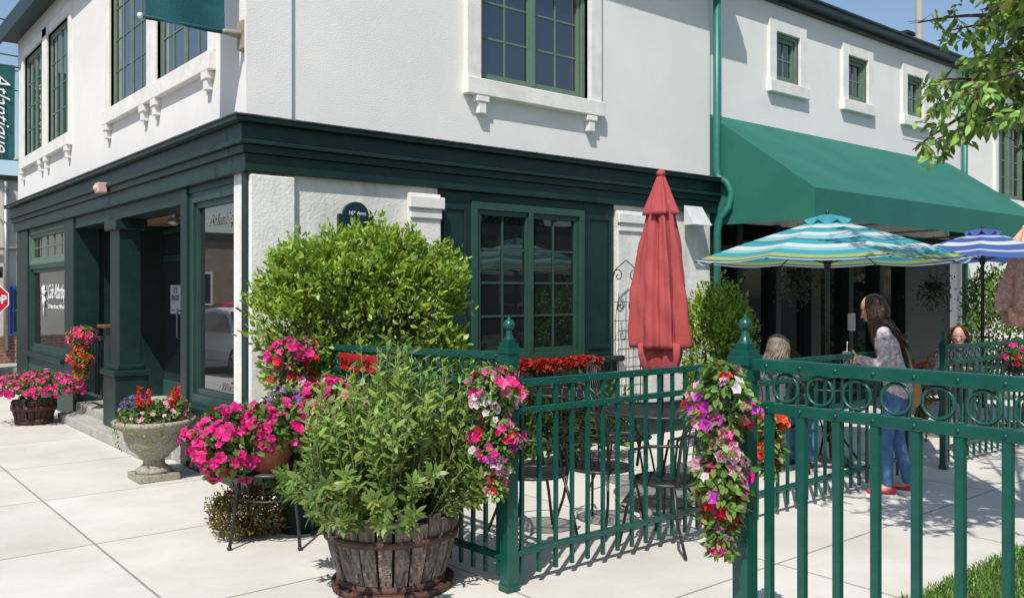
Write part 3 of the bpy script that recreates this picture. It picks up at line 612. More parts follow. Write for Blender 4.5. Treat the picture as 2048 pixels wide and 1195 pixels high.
cluster(t,tuple(rv*.08+Vector((0,0,.10))),(.24,.22,.15),120,.036,pal((MAG,5),(PNK,1)),1100,.055,names=('lower_blossoms','foliage'))
t=thing('mixed_petunias','magenta, purple and white petunias in a tall mound behind the terracotta pot','flowers',(sp.x+rv.x*.1+fv.x*.3,sp.y+rv.y*.1+fv.y*.3,0))
k=MB(); k.lathe([(.13,.0),(.16,.55),(.18,.56),(.18,.6),(.01,.6)],(0,0,0),20); k.build('tall_pot',DGREEN,t)
cluster(t,(0,0,.5),(.28,.28,.30),0,.035,pal((MAG,5),),1400,.06,names=('lower_blossoms','foliage'))
cluster(t,tuple(rv*.22+Vector((0,0,.84))),(.30,.24,.18),260,.035,pal((MAG,5),(PNK,2)),900,.05)
cluster(t,tuple(-rv*.06-fv*.14+Vector((0,0,.83))),(.16,.15,.14),110,.028,pal((WHT,3),(VIO,5),(LPK,2)),400,.045,names=('pale_blossoms','foliage'))

# ================================================================ HANGING FLOWER BAGS
def bagsegs(label,p,zs,rr,pals,nf,fs):
    t=thing('hanging_flower_bag',label,'flower bag',(p.x,p.y,min(zs)))
    z0,z1=min(zs),max(zs); H=z1-z0; k=MB(); k.lathe([(rr*.1,H*.12),(rr*.35,H*.2),(rr*.42,H*.85),(rr*.2,H*.95)],(0,0,0),14); k.build('bag',DGREEN,t)
    n=len(pals); P=[];Nn=[];C=[];S=[]; LP=[];LA=[]
    def rad_(u,a): return rr*(1-.5*(1-u)**2)*(.82+.22*math.sin(u*13+z0*5)+.16*math.sin(u*21+a*2))*(1 if u<.94 else .75)
    while len(P)<nf:
        u=rng.random(); a=rng.uniform(0,2*PI)
        if math.sin(u*17+a*3+z0*7)<-.45: continue
        q=rad_(u,a)*rng.uniform(.95,1.2); P.append((q*math.cos(a),q*math.sin(a),u*H)); Nn.append((math.cos(a)-.2,math.sin(a)-.25,.15+(u-.5)*.6))
        seg=min(n-1,max(0,int((1-u)*n+rng.normal()*.2))); C.append(pick(pals[seg],1)[0]); S.append(fs*rng.uniform(.7,1.3))
    P=np.array(P); Nn=np.array(Nn)+rng.normal(size=(nf,3))*.35; C=np.array(C); petals('blossoms',P,Nn,np.array(S),C,C*[.8,.45,.55],t)
    nl=int(nf*7)
    for i in range(nl):
        u=rng.random()*1.06-.03; a=rng.uniform(0,2*PI); q=rad_(min(max(u,0),1),a)*rng.uniform(.4,1.08); LP.append((q*math.cos(a),q*math.sin(a),u*H)); LA.append((math.cos(a),math.sin(a),-.5))
    LP=np.array(LP); LA=np.array(LA)+rng.normal(size=(nl,3))*.6; leaves('foliage',LP,LA,LA*[1,1,0]+rng.normal(size=(nl,3))*.5+[0,0,.8],rng.uniform(.6,1.2,nl)*.04,rng.uniform(.6,1.1,nl)*.027,leafcol(nl,(.16,.26,.055)),t)
    return t
p=W(1443,3.0); bagsegs('long bag of pink, white and purple impatiens hanging by the nearest post',p,(Zat(1095,3.0),Zat(735,3.0)),.100,
   [pal((LPK,4),(WHT,3),(REDF,1)),pal((PUR,2),(PNK,4),(REDF,1)),pal((LPK,3),(PNK,2),(MAG,1)),pal((LPK,4),(WHT,4)),pal((PUR,4),(MAG,3)),pal((REDF,3),(MAG,3)),pal((MAG,3),(WHT,1),(PUR,3))],240,.0215)
p=W(990,4.6); bagsegs('bag of pink, white and red impatiens hanging on the barrel side fence post',p,(Zat(982,4.6),Zat(735,4.6)),.135,
   [pal((PNK,4),(MAG,2),(REDF,1)),pal((WHT,7),(LPK,1)),pal((PNK,3),(MAG,2),(REDF,1)),pal((PUR,3),(MAG,3),(WHT,2)),pal((WHT,2),(PNK,3),(REDF,2))],250,.025)
p=W(588,6.05); bagsegs('bag of magenta, red and white flowers at the far end of the ring fence',p,(Zat(800,6.05),Zat(675,6.05)),.17,[pal((MAG,5),(PNK,1)),pal((REDF,2),(MAG,2),(PNK,2)),pal((WHT,3),(LPK,3),(REDF,2))],260,.03)
p=W(1540,3.9); bagsegs('narrow bag of orange and red impatiens just right of the nearest post',p,(Zat(945,3.9),Zat(815,3.9)),.065,[pal((ORG,4),(REDF,1)),pal((ORG,3),(REDF,3)),pal((PUR,1),(REDF,2))],100,.02)
p=W(163,10.4); bagsegs('bag of orange and pink impatiens hanging on the entrance railing',p,(Zat(752,10.4),Zat(655,10.4)),.15,[pal((PNK,2),(MAG,2),(ORG,1)),pal((REDF,3),(ORG,3),(WHT,1)),pal((ORG,3),(REDF,3))],220,.028)
p=W(1842,8.1); bagsegs('bag of red flowers on the far fence beside the standing woman',p,(Zat(860,8.1),Zat(720,8.1)),.1,[pal((REDF,3),(MAG,2)),pal((REDF,3),(ORG,1)),pal((REDF,2),(PUR,1))],80,.026)
p=W(1606,7.4); t=thing('flower_basket','small dark basket with pink petunias on the patio table','flowers',(p.x,p.y,.76)); k=MB(); k.lathe([(.07,0),(.1,.1),(.01,.1)],(0,0,0),16); k.build('basket',DARK,t); cluster(t,(0,0,.16),(.14,.14,.09),34,.026,pal((MAG,3),(PNK,1)),260,.04)
p=W(2035,8.8); t=thing('flower_basket','magenta flowers on the far fence at the right edge','flowers',(p.x,p.y,.8)); k=MB(); k.lathe([(.07,0),(.1,.1),(.01,.1)],(0,0,0),16); k.build('basket',DARK,t); cluster(t,(0,0,.16),(.16,.16,.12),50,.03,pal((MAG,3),(REDF,1)),260,.04)
t=thing('entrance_railing','dark green box newel and railing beside the entrance steps','railing',(3.0,11.1,.0))
k=MB(); k.box(-.1,.1,-.12,.12,.2,1.18); k.build('newel',DGREEN,t,.008); k=MB(); k.box(-.16,.16,-.18,.18,1.18,1.22); k.build('cap',WOODD,t,.01)
k=MB(); k.beam((-.1,.12,1.05),(-.1,.95,1.05),.05); k.beam((-.1,.12,.35),(-.1,.95,.35),.04)
for i in range(6): k.beam((-.1,.2+.13*i,.35),(-.1,.2+.13*i,1.05),.02)
k.build('balusters',DGREEN,t)
xa,_=onY(1040,0,6.45); xb,_=onY(1195,0,6.45)
t=thing('window_box','dark trough of red begonias under the patio window','window box',((xa+xb)/2,6.43,.68)); hw=(xb-xa)/2
k=MB(); k.box(-hw,hw,-.09,.09,0,.16); k.build('trough',DARK,t,.01)
n=900; P=np.stack([rng.uniform(-hw,hw,n),rng.uniform(-.11,.11,n),.17+.10*rng.random(n)],1); keep=np.abs(np.sin(P[:,0]*5+.4))>.28; P=P[keep]
petals('blossoms',P,rdir(len(P))+[0,-.5,.5],rng.uniform(.015,.03,len(P)),pick(pal(((.55,.015,.01),3),((.35,.02,.01),2)),len(P)),np.tile((.3,.02,.01),(len(P),1)),t)
P=P[:350]; leaves('foliage',P-[0,0,.03],rdir(len(P)),rdir(len(P)),np.full(len(P),.05),np.full(len(P),.04),leafcol(len(P),(.10,.06,.02)),t)
tx,_=onY(1252,0,6.5); t=thing('trellis','black wire trellis with scroll top against the white pillar','trellis',(tx,6.5,0)); k=MB(); hw=.23
for i in range(5): k.tube([(-hw+i*hw/2,0,0),(-hw+i*hw/2,0,1.72 if i in(0,4) else 1.6)],.006 if i in (0,4) else .004,5)
for z in np.arange(.3,1.7,.2): k.tube([(-hw,0,z),(hw,0,z)],.004,5)
k.build('wire_grid',BLACK,t); k=MB()
for s in (-1,1):
    sp_=[(s*(.12+.08*(1-u)*math.cos(u*9)),0,1.78+.08*(1-u)*math.sin(u*9)) for u in np.linspace(0,.9,30)]; k.tube(sp_,.006,5)
    sp_=[(s*(.10+.06*(1-u)*math.cos(u*9+2)),0,1.45+.07*(1-u)*math.sin(u*9+2)) for u in np.linspace(0,.9,30)]; k.tube(sp_,.006,5)
    k.tube([(s*.23,0,1.7),(s*.16,0,1.85),(0,0,1.95)],.006,5)
k.build('scrolls',BLACK,t)

# ================================================================ UMBRELLAS
def folded(label,loc,ztop,zbot,rmax,m,stem,name='folded_umbrella',amp=1.0,flare=0):
    t=thing(name,label,'umbrella',loc); H=ztop-zbot
    def tri(v): f=(v/(2*PI))%1; return 4*abs(f-.5)-1
    def fn(s_,tw): return lambda a,z: 1+s_*amp*(.22*tri(7*a+tw*z)+.10*math.cos(4*a+1.3-z*tw*1.7)+.07*tri(17*a+z*3)+.03*math.sin(z*21+5*a))
    k=MB(); prof=[]
    for u in np.linspace(0,1,34): 
        z=zbot+.02+(H*.83)*u; r=rmax*(1-.06*u)*(1-.60*u**2.0)*(1-flare*u); 
        prof.append((r,z))
    k.lathe(prof,(0,0,0),168,fn(1,1.6)); k.build('canopy',m,t)
    k=MB(); prof=[(rmax*.62*(1-.8*u**1.1),zbot+H*.765+H*.22*u) for u in np.linspace(0,1,12)]; k.lathe(prof,(0,0,0),112,fn(.9,1)); k.build('vent_cap',m,t)
    k=MB(); prof=[(rmax*.86,zbot+.06),(rmax*.84,zbot-.03),(rmax*.74,zbot-.11),(rmax*.60,zbot-.16),(rmax*.5,zbot-.16)]; k.lathe(prof,(0,0,0),112,lambda a,z: 1+.2*math.cos(4*a+.6)+.1*tri(11*a)); k.build('hanging_hem',m,t)
    k=MB(); k.tube([(0,0,stem),(0,0,ztop+.0)],.019,10); k.build('pole',BLACK,t); k=MB(); k.ball((0,0,ztop+.0),(.035,.035,.03)); k.build('finial',m,t)
    if stem<.1:
        k=MB(); k.lathe([(.23,0),(.23,.03),(.18,.06),(.04,.08),(.035,.3),(.03,.3)],(0,0,.002),28); k.build('base',BLACK,t)
    return t
rp=W(1322,6.5); folded('tall dusty red patio umbrella folded shut on its pole',(rp.x,rp.y,0),Zat(347,6.5),Zat(700,6.5),.185,RED,0)
PAIS=mat('paisley_canvas',(.72,.46,.33),.85,(.50,.24,.16),24,detail=2)
pp=W(2050,10.3); folded('folded paisley patterned umbrella at the right edge',(pp.x,pp.y,0),Zat(455,10.3),Zat(625,10.3),.27,PAIS,0,flare=.35)
def openumb(label,loc,R,ztop,zedge,seq,rz=0):
    t=thing('open_umbrella',label,'umbrella',loc,rz); m=MB(); NR=len(seq); K=8; SUB=6
    def P(i,j):
        u=i/NR; k,s=divmod(j,SUB); a0=2*PI*k/K; a1=2*PI*(k+1)/K; f=s/SUB
        x=(1-f)*math.cos(a0)+f*math.cos(a1); y=(1-f)*math.sin(a0)+f*math.sin(a1)
        z=ztop-(ztop-zedge)*(u**1.12)-.03*u*math.sin(f*PI)*(u>.0)
        return (R*u*x,R*u*y,z)
    for i in range(2,NR):
        for j in range(K*SUB): m.add([P(i,j),P(i+1,j),P(i+1,(j+1)%(K*SUB)) if j+1<K*SUB else P(i+1,0),P(i,(j+1)) if j+1<K*SUB else P(i,0)],[(0,1,2,3)],False,seq[i])
    m.build('canopy',CLOTH,t)
    v=MB()
    for i in range(0,4):
        for j in range(K*SUB):
            def Q(i,j): 
                p=P(i*NR*.045,j%(K*SUB)); k,s=divmod(j%(K*SUB),SUB); return (p[0],p[1],p[2]+.045-.012*math.sin(s/SUB*PI)*i)
            v.add([Q(i,j),Q(i+1,j),Q(i+1,j+1),Q(i,j+1)],[(0,1,2,3)],False,seq[0])
    v.build('vent_cap',CLOTH,t)
    for k in range(K):
        a=2*PI*k/K; c,s=math.cos(a),math.sin(a); q=MB(); q.tube([(0,0,ztop-.03),(R*.5*c,R*.5*s,ztop-.03-(ztop-zedge)*.5**1.12),(R*c,R*s,zedge-.012)],.007,5); o=q.build('rib',BLACK,t)
        q=MB(); q.tube([(.02*c,.02*s,zedge-.02),(R*.52*c,R*.52*s,ztop-.03-(ztop-zedge)*.53**1.12)],.006,5); q.build('strut',BLACK,o)
    q=MB(); q.tube([(0,0,0.03),(0,0,ztop+.03)],.02,10); q.build('pole',BLACK,t); q=MB(); q.lathe([(.03,zedge-.07),(.035,zedge-.0),(.02,zedge+.02)],(0,0,0),12); q.build('hub',BLACK,t); q=MB(); q.ball((0,0,ztop+.05),(.02,.02,.03)); q.build('finial',BLACK,t)
    q=MB(); q.lathe([(.23,0),(.23,.03),(.18,.06),(.04,.08),(.035,.3),(.03,.3)],(0,0,.002),28); q.build('base',BLACK,t)
    return t
T_=(.06,.38,.43); Wh=(.66,.74,.73); Nv=(.05,.14,.26); Li=(.42,.48,.14); Dt=(.03,.22,.30); Lb=(.28,.56,.64)
runs=((T_,12),(Lb,3),(Wh,5),(T_,8),(Wh,5),(Lb,6),(Dt,2),(T_,6),(Wh,5),(Lb,4),(T_,6),(Li,4),(Nv,2),(Wh,1))
seq=[c for c,n_ in runs for _ in range(n_)]
up_=W(1655,8.2); openumb('open teal and white striped patio umbrella over the nearer table',(up_.x,up_.y,0),1.25,Zat(437,8.2),Zat(522,8.2),seq,rad(8))
DB=(.07,.13,.38); Pb=(.45,.55,.70); runs=((DB,10),(Pb,4),(DB,8),(Wh,6),(DB,9),(Pb,3),(DB,9)); seq2=[c for c,n_ in runs for _ in range(n_)]
u2=W(1965,10.6); openumb('open blue and white umbrella farther along the patio',(u2.x,u2.y,0),1.1,Zat(463,10.6),Zat(517,10.6),seq2,rad(20))

# ================================================================ TABLES AND CHAIRS
def table(label,loc,r=.38):
    t=thing('patio_table',label,'table',loc); k=MB(); k.tube([(r*math.cos(a),r*math.sin(a),.725) for a in np.linspace(0,2*PI,37)[:-1]],.013,6,closed=True)
    for i in np.arange(-r,r,.022):
        h=math.sqrt(max(0,r*r-i*i)); 
        if h>.02: k.beam((i,-h,.725),(i,h,.725),.008,.004); k.beam((-h,i,.727),(h,i,.727),.008,.004)
    k.build('mesh_top',BLACK,t)
    for a in range(4):
        c,s=math.cos(a*PI/2+.78),math.sin(a*PI/2+.78); k=MB(); k.tube([(r*.8*c,r*.8*s,.72),(.12*c,.12*s,.5),(.1*c,.1*s,.3),(.3*c,.3*s,.01)],.011,6); k.build('leg',BLACK,t)
    return t
table('round black mesh table around the red umbrella pole',(rp.x,rp.y,0),.42)
p=W(1115,7.75); table('round black mesh table near the window bay',(p.x,p.y,0),.34)
table('black table under the teal striped umbrella',(up_.x,up_.y,0),.4)
table('black table under the blue and white umbrella',(u2.x,u2.y,0),.4)
def make_chair(label,loc,rz):
    t=thing('patio_chair',label,'chair',loc,rz,'black iron patio chairs'); r=.21
    k=MB(); k.tube([(r*math.cos(a),r*math.sin(a),.42) for a in np.linspace(0,2*PI,29)[:-1]],.011,6,closed=True)
    for i in np.arange(-r+.012,r,.02):
        h=math.sqrt(max(0,r*r-i*i)); k.beam((i,-h,.42),(i,h,.42),.006,.004); k.beam((-h,i,.421),(h,i,.421),.006,.004)
    k.build('seat',BLACK,t)
    k=MB(); k.tube([(-.17,-.19,.42),(-.22,-.21,.7),(-.27,-.19,.92),(-.29,-.10,1.0),(-.30,0,1.02),(-.29,.10,1.0),(-.27,.19,.92),(-.22,.21,.7),(-.17,.19,.42)],.011,7)
    for y in (-.12,-.06,0,.06,.12):
        k.tube([(-.17-.03*(1-abs(y)*4),y,.44),(-.24,y*1.25,.75),(-.28,y*.9,.98 if abs(y)>.1 else 1.0)],.005,5)
    for z in np.arange(.52,.98,.05): k.tube([(-.19-(z-.45)*.16,-.17,z),(-.20-(z-.45)*.16,0,z),(-.19-(z-.45)*.16,.17,z)],.003,4)
    k.build('backrest',BLACK,t)
    for s in (-1,1):
        k=MB(); k.tube([(.14,s*.16,.42),(.18,s*.19,.25),(.22,s*.22,.01)],.010,6); k.build('leg',BLACK,t)
        k=MB(); k.tube([(-.14,s*.16,.42),(-.17,s*.18,.22),(-.25,s*.21,.01)],.010,6); k.build('leg',BLACK,t)
        k=MB(); k.tube([(-.22,s*.205,.68),(0,s*.25,.66),(.13,s*.24,.62),(.15,s*.2,.43)],.010,6); k.build('armrest',BLACK,t)
    return t
p=W(1200,5.95); ch=make_chair('black iron chair centred in the low fence panel left of the umbrella pole',(p.x,p.y,0),rad(10))
def chair(px,d,rz,label): p=W(px,d); return dup(ch,(p.x,p.y,0),rz,label)
chair(1068,5.75,rad(-20),'black iron chair immediately right of the barrel side fence post')
chair(1335,5.55,rad(100),'black iron chair nearest the low fence below the red umbrella')
chair(1250,7.2,rad(-60),'black iron chair behind the red umbrella table')
chair(1020,7.9,rad(20),'black iron chair left of the far round table by the shrub')
chair(1592,9.0,rad(-120),'black iron chair behind the teal striped umbrella table')
chair(1880,9.6,rad(40),'black iron chair left of the far seated person')
for i in range(9):
    a=i*.7; k=MB(); c_=Vector((rp.x+.3*math.cos(a),rp.y+.3*math.sin(a),0)); R_=Matrix.Rotation(a*2,3,'Z'); k.ball((0,0,.03),(.07+.02*math.sin(i*3),.05,.035),8,6,R_); o=k.build('edging_stone',STONE); o.location=c_
    tag(o,'rounded tan stone laid around the foot of the red umbrella','stone','stones around the red umbrella foot')

# ================================================================ PEOPLE
def remesh(mb,name,m,parent,vox=.009,sm=4):
    me=mb.mesh(name); t=bpy.data.objects.new('tmp',me); COL.objects.link(t)
    r=t.modifiers.new('r','REMESH'); r.mode='VOXEL'; r.voxel_size=vox; r.use_smooth_shade=True
    s=t.modifiers.new('s','SMOOTH'); s.iterations=sm; s.factor=.5
    bpy.context.view_layer.update(); e=bpy.data.meshes.new_from_object(t.evaluated_get(bpy.context.evaluated_depsgraph_get())); bpy.data.objects.remove(t)
    e.name=name; e.materials.clear(); e.materials.append(m); o=bpy.data.objects.new(name,e); COL.objects.link(o); o.parent=parent; return o
SKIN=mat('skin',(.50,.27,.19),.55,(.56,.31,.22),12)
def hand(mb,w,dirv,side,pn,curl=50):
    w=Vector(w); d=Vector(dirv).normalized(); pn=Vector(pn); pn=(pn-d*pn.dot(d)).normalized(); s=d.cross(pn)
    if side<0: s=-s
    for q in (-.025,0,.025): mb.seg(w+s*q*.6,w+d*.075+s*q,.014,.012,8)
    for i,(off,l) in enumerate(((-.03,.034),(-.010,.040),(.010,.037),(.03,.029))):
        b=w+d*.078+s*off; c1=rad(curl*.5); c2=rad(curl*1.4); d1=d*math.cos(c1)+pn*math.sin(c1); d2=d*math.cos(c2)+pn*math.sin(c2)
        m1=b+d1*l; mb.seg(b,m1,.0095,.0085,8); mb.seg(m1,m1+d2*l*.9,.0085,.0075,8)
    b=w+d*.02-s*.03; t1=b+(d*.7-s*.6+pn*.5).normalized()*.035; mb.seg(b,t1,.012,.0095,8); mb.seg(t1,t1+(d*.8+pn*.6).normalized()*.028,.0095,.008,8)
def human(label,loc,yaw,J,topm,botm,hairm,shoem,hairlen=.35,female=True,vox=.009,sleeve=1,grab=50,strands=90,wrap=1.9,flow=.08):
    t=thing('person',label,'person',loc,yaw); V=lambda k: Vector(J[k])
    hd=V('head'); nk=V('neck'); ch=V('chest'); pl=V('pel')
    hf=Vector(J.get('face',(1,0,0))).normalized(); up=(hd-nk).normalized(); sd=up.cross(hf).normalized(); hf=sd.cross(up); R=Matrix((hf,sd,up)).transposed()
    b=MB(); sk=.9 if female else 1
    def trunk(b,g):
        lat=(V('shL')-V('shR')).normalized()
        for q in (-1,0,1):
            b.seg(pl+lat*.075*q,ch.lerp(pl,.5)+lat*.055*q,.088+g,.078+g,12); b.seg(ch.lerp(pl,.5)+lat*.05*q,ch+lat*.08*q*sk,.078+g,.084+g,12)
            b.seg(ch+lat*.08*q,nk+lat*.05*q-(nk-ch)*.2,.082+g,.045+g,12)
    trunk(b,0)
    b.seg(nk-(nk-ch)*.1,hd-up*.04,.052,.05,12)
    b.ball(hd+up*.02,(.093,.076,.105),16,12,R); b.ball(hd+hf*.028-up*.055,(.055,.052,.055),14,10,R)
    b.seg(hd+hf*.085+up*.01,hd+hf*.105-up*.022,.010,.014,8); b.ball(hd+hf*.085-up*.055,(.016,.024,.012),8,6,R)
    for s in (-1,1): b.ball(hd+sd*.075*s-up*.005,(.02,.01,.03),8,6,R)
    for S in 'LR':
        s=1 if S=='L' else -1
        b.seg(V('sh'+S),V('el'+S),.045*sk,.036*sk); b.seg(V('el'+S),V('ha'+S),.036*sk,.025*sk); b.seg(ch,V('sh'+S),.06,.05)
        hand(b,V('ha'+S),V('ha'+S)-V('el'+S),s,J.get('pn'+S,(0,-s,0)),grab)
        b.seg(V('hip'+S),V('kn'+S),.082,.052,12); b.seg(V('kn'+S),V('an'+S),.052,.034,12); b.seg(V('an'+S),V('to'+S),.034,.028)
    remesh(b,'body',SKIN,t,vox)
    b=MB(); trunk(b,.012); lat=(V('shL')-V('shR')).normalized()
    for q in (-1,0,1): b.seg(pl+lat*.07*q-(ch-pl)*.16,pl+lat*.07*q+(ch-pl)*.2,.108,.098,12)
    for S in 'LR': b.seg(V('sh'+S),V('el'+S),.054,.046); b.seg(ch,V('sh'+S),.068,.058); b.seg(V('el'+S),V('el'+S).lerp(V('ha'+S),sleeve*.85),.046,.038)
    remesh(b,'top',topm,t,.010)
    b=MB()
    for q in (-1,0,1): b.seg(pl+lat*.065*q-(ch-pl)*.2,pl+lat*.055*q+(ch-pl)*.05,.096,.088,12)
    for S in 'LR': b.seg(V('hip'+S),V('kn'+S),.090,.060,12); b.seg(V('kn'+S),V('kn'+S).lerp(V('an'+S),.93),.058,.042,12)
    remesh(b,'trousers',botm,t,.010)
    for S in 'LR':
        a,o_=V('an'+S),V('to'+S)
        b=MB(); bk=a-(o_-a).normalized()*.03; b.seg(Vector((bk.x,bk.y,o_.z+.008)),o_+Vector((0,0,.0)),.036,.030); b.seg(Vector((bk.x,bk.y,o_.z+.012)),a-Vector((0,0,.02)),.036,.038); so=remesh(b,'shoe',shoem,t,.008)
        b=MB(); dd=(o_-a); dd.z=0; dd.normalize(); pe=dd.cross(Vector((0,0,1)))*.036; p0=Vector((bk.x,bk.y,0))-dd*.03; p1=Vector((o_.x,o_.y,0))+dd*.035; zb=o_.z-.035
        b.add([p0-pe+Vector((0,0,zb)),p1-pe*.7+Vector((0,0,zb)),p1+pe*.7+Vector((0,0,zb)),p0+pe+Vector((0,0,zb)),p0-pe+Vector((0,0,zb+.022)),p1-pe*.7+Vector((0,0,zb+.022)),p1+pe*.7+Vector((0,0,zb+.022)),p0+pe+Vector((0,0,zb+.022))],[(0,3,2,1),(4,5,6,7),(0,1,5,4),(1,2,6,5),(2,3,7,6),(3,0,4,7)]); b.build('sole',WHITE,so)
    for s in (-1,1):
        b=MB(); b.ball(hd+hf*.083+sd*.032*s+up*.012,(.008,.014,.008),8,6,R); e=b.build('eye',WHITE,t); b=MB(); b.ball(hd+hf*.090+sd*.032*s+up*.012,(.004,.006,.006),8,6,R); b.build('iris',DARK,e)
        b=MB(); b.ball(hd+hf*.088+sd*.033*s+up*.032,(.006,.018,.004),8,6,R); b.build('eyebrow',hairm,t)
    b=MB(); b.ball(hd+hf*.094-up*.052,(.008,.022,.007),8,6,R); b.build('mouth',mat('lips',(.4,.1,.09),.5),t)
    b=MB(); b.ball(hd-hf*.016+up*.035,(.096,.086,.094),16,12,R); b.ball(hd-hf*.04-up*.02,(.074,.084,.09),14,10,R)
    h=remesh(b,'hair',hairm,t,.009); st=MB()
    bd_=-Vector((hf.x,hf.y,0)).normalized()
    for i in range(strands):
        an=rng.uniform(-wrap,wrap); base=hd+R@Vector((-math.cos(an)*.080-.008,math.sin(an)*.082,rng.uniform(.03,.09))); l=hairlen*rng.uniform(.72,1.06)
        fl=flow*rng.uniform(.8,1.3)*(1 if abs(an)<1.6 else .75); wv=rng.uniform(0,6); sdw=math.sin(an)*.03
        pts=[base+Vector((0,0,-1))*l*u+bd_*fl*(1-math.cos(u*PI*.7))*.8+sd*sdw*u+Vector((math.sin(wv+u*9)*.007,math.cos(wv*1.3+u*8)*.007,0))*(u>0) for u in np.linspace(0,1,10)]
        st.tube(pts,[.006]+[.008]*6+[.007,.005,.0015],5)
    if strands: st.build('long_hair',hairm,h)
    return t
DENIM=mat('blue_denim',(.05,.12,.26),.85,(.09,.19,.36),14,.2,150); PRINT=mat('floral_print_top',(.66,.60,.62),.8,(.30,.18,.22),30,detail=2)
AUB=mat('auburn_hair',(.016,.009,.006),.5,(.07,.032,.018),5,.4,60,streak=(12,12,1)); GREYH=mat('ash_blonde_hair',(.12,.09,.07),.5,(.24,.19,.155),18,.4,90)
SNEAK=mat('red_canvas_shoe',(.42,.03,.05),.7); GREYT=mat('grey_cotton',(.12,.12,.13),.85); DKT=mat('dark_cotton',(.04,.045,.05),.85)
wp=W(1785,6.95); yaw=math.atan2(CA,-SA)-.42
J=dict(pel=(-.03,0,.90),chest=(.04,0,1.18),neck=(.09,0,1.34),head=(.135,0,1.462),face=(1,.10,-.35),
 shL=(.06,.145,1.28),elL=(.06,.20,1.03),haL=(.26,.13,1.08),shR=(.06,-.145,1.28),elR=(.03,-.19,1.02),haR=(.23,-.12,1.04),pnL=(.3,-1,0),pnR=(.3,1,0),
 hipL=(-.03,.075,.84),knL=(.05,.08,.47),anL=(.03,.10,.075),toL=(.16,.13,.036),hipR=(-.03,-.075,.84),knR=(-.03,-.08,.47),anR=(-.12,-.10,.075),toR=(.01,-.13,.036))
human('woman standing in walkway, long auburn hair, printed top, blue jeans, red shoes, holding cup',(wp.x,wp.y,0),yaw,J,PRINT,DENIM,AUB,SNEAK,.45,strands=420,wrap=2.15,flow=.11)
def loc2w(l): c,s=math.cos(yaw),math.sin(yaw); return Vector((wp.x+l[0]*c-l[1]*s,wp.y+l[0]*s+l[1]*c,l[2]))
q=loc2w((.335,.095,1.06)); t=thing('drink_cup','clear plastic cup held by the standing woman','cup',tuple(q)); k=MB(); k.lathe([(.025,0),(.034,.10),(.030,.10),(.022,.01)],(0,0,-.03),16); k.build('cup',mat('cloudy_plastic',(.45,.38,.32),.2),t); k=MB(); k.tube([(0,0,.0),(.01,0,.15)],.003,6); k.build('straw',WHITE,t)
q=loc2w((-.16,-.12,.80)); t=thing('shoulder_bag','tan cloth bag at the standing woman\'s hip','bag',tuple(q),yaw); k=MB(); k.ball((0,0,.0),(.055,.05,.12),12,10); k.build('bag_body',mat('tan_cloth',(.42,.2,.09),.8,(.5,.28,.14),10),t); k=MB(); k.tube([(0,.0,.11),(.05,-.05,.32),(.20,-.03,.54)],.008,6); k.build('strap',mat('tan_cloth',(0,0,0)),t)
Jseat=dict(pel=(0,0,.52),chest=(.02,0,.82),neck=(.04,0,.98),head=(.07,0,1.105),face=(1,0,-.15),
 shL=(.03,.16,.93),elL=(.12,.22,.70),haL=(.32,.13,.76),shR=(.03,-.16,.93),elR=(.12,-.22,.70),haR=(.32,-.13,.76),pnL=(0,0,-1),pnR=(0,0,-1),
 hipL=(.02,.09,.51),knL=(.42,.11,.50),anL=(.40,.11,.08),toL=(.53,.12,.036),hipR=(.02,-.09,.51),knR=(.42,-.11,.50),anR=(.38,-.11,.08),toR=(.51,-.12,.036))
p=W(1546,7.75); y2=math.atan2(up_.y-p.y,up_.x-p.x); human('seated person with ash blonde hair seen from behind at the striped umbrella table',(p.x,p.y,0),y2,Jseat,GREYT,DENIM,GREYH,DKT,.28,vox=.012,strands=260,grab=15,flow=.05,wrap=2.1)
dup(ch,(p.x,p.y,0),y2,'black iron chair under the ash blonde seated person')
p=W(1918,9.95); y3=math.atan2(-p.y*.9,-p.x); human('seated person with dark hair facing the walkway beyond the far fence',(p.x,p.y,0),y3,Jseat,DKT,DKT,mat('reddish_hair',(.05,.018,.010),.5),DKT,.16,vox=.012,strands=90,grab=15)
dup(ch,(p.x,p.y,0),y3,'black iron chair under the far seated person with dark hair')
for px,py,lab in ((1596,560,'hanging plant under the awning above the ash blonde seated person'),(1868,580,'hanging plant under the awning by the white wall')):
    x,z=onY(px,py,6.3); t=thing('hanging_planter',lab,'hanging plant',(x,6.3,z)); k=MB()
    k.lathe([(.05,-.02),(.13,.08),(.14,.12),(.01,.12)],(0,0,0),16); k.build('basket',DARK,t); k=MB()
    for a in (0,2.1,4.2): k.tube([(.13*math.cos(a),.13*math.sin(a),.12),(0,0,.5)],.003,4)
    k.tube([(0,0,.5),(0,0,2.5-z+.0)],.003,4); k.build('hanger',BLACK,t)
    n=600; P=rng.normal(size=(n,3))*[.11,.11,.11]+[0,0,.08]; P[:,2]-=rng.random(n)*.22; leaves('foliage',P,rdir(n)+[0,0,-.5],rdir(n),np.full(n,.045),np.full(n,.025),leafcol(n,(.05,.08,.035)),t)

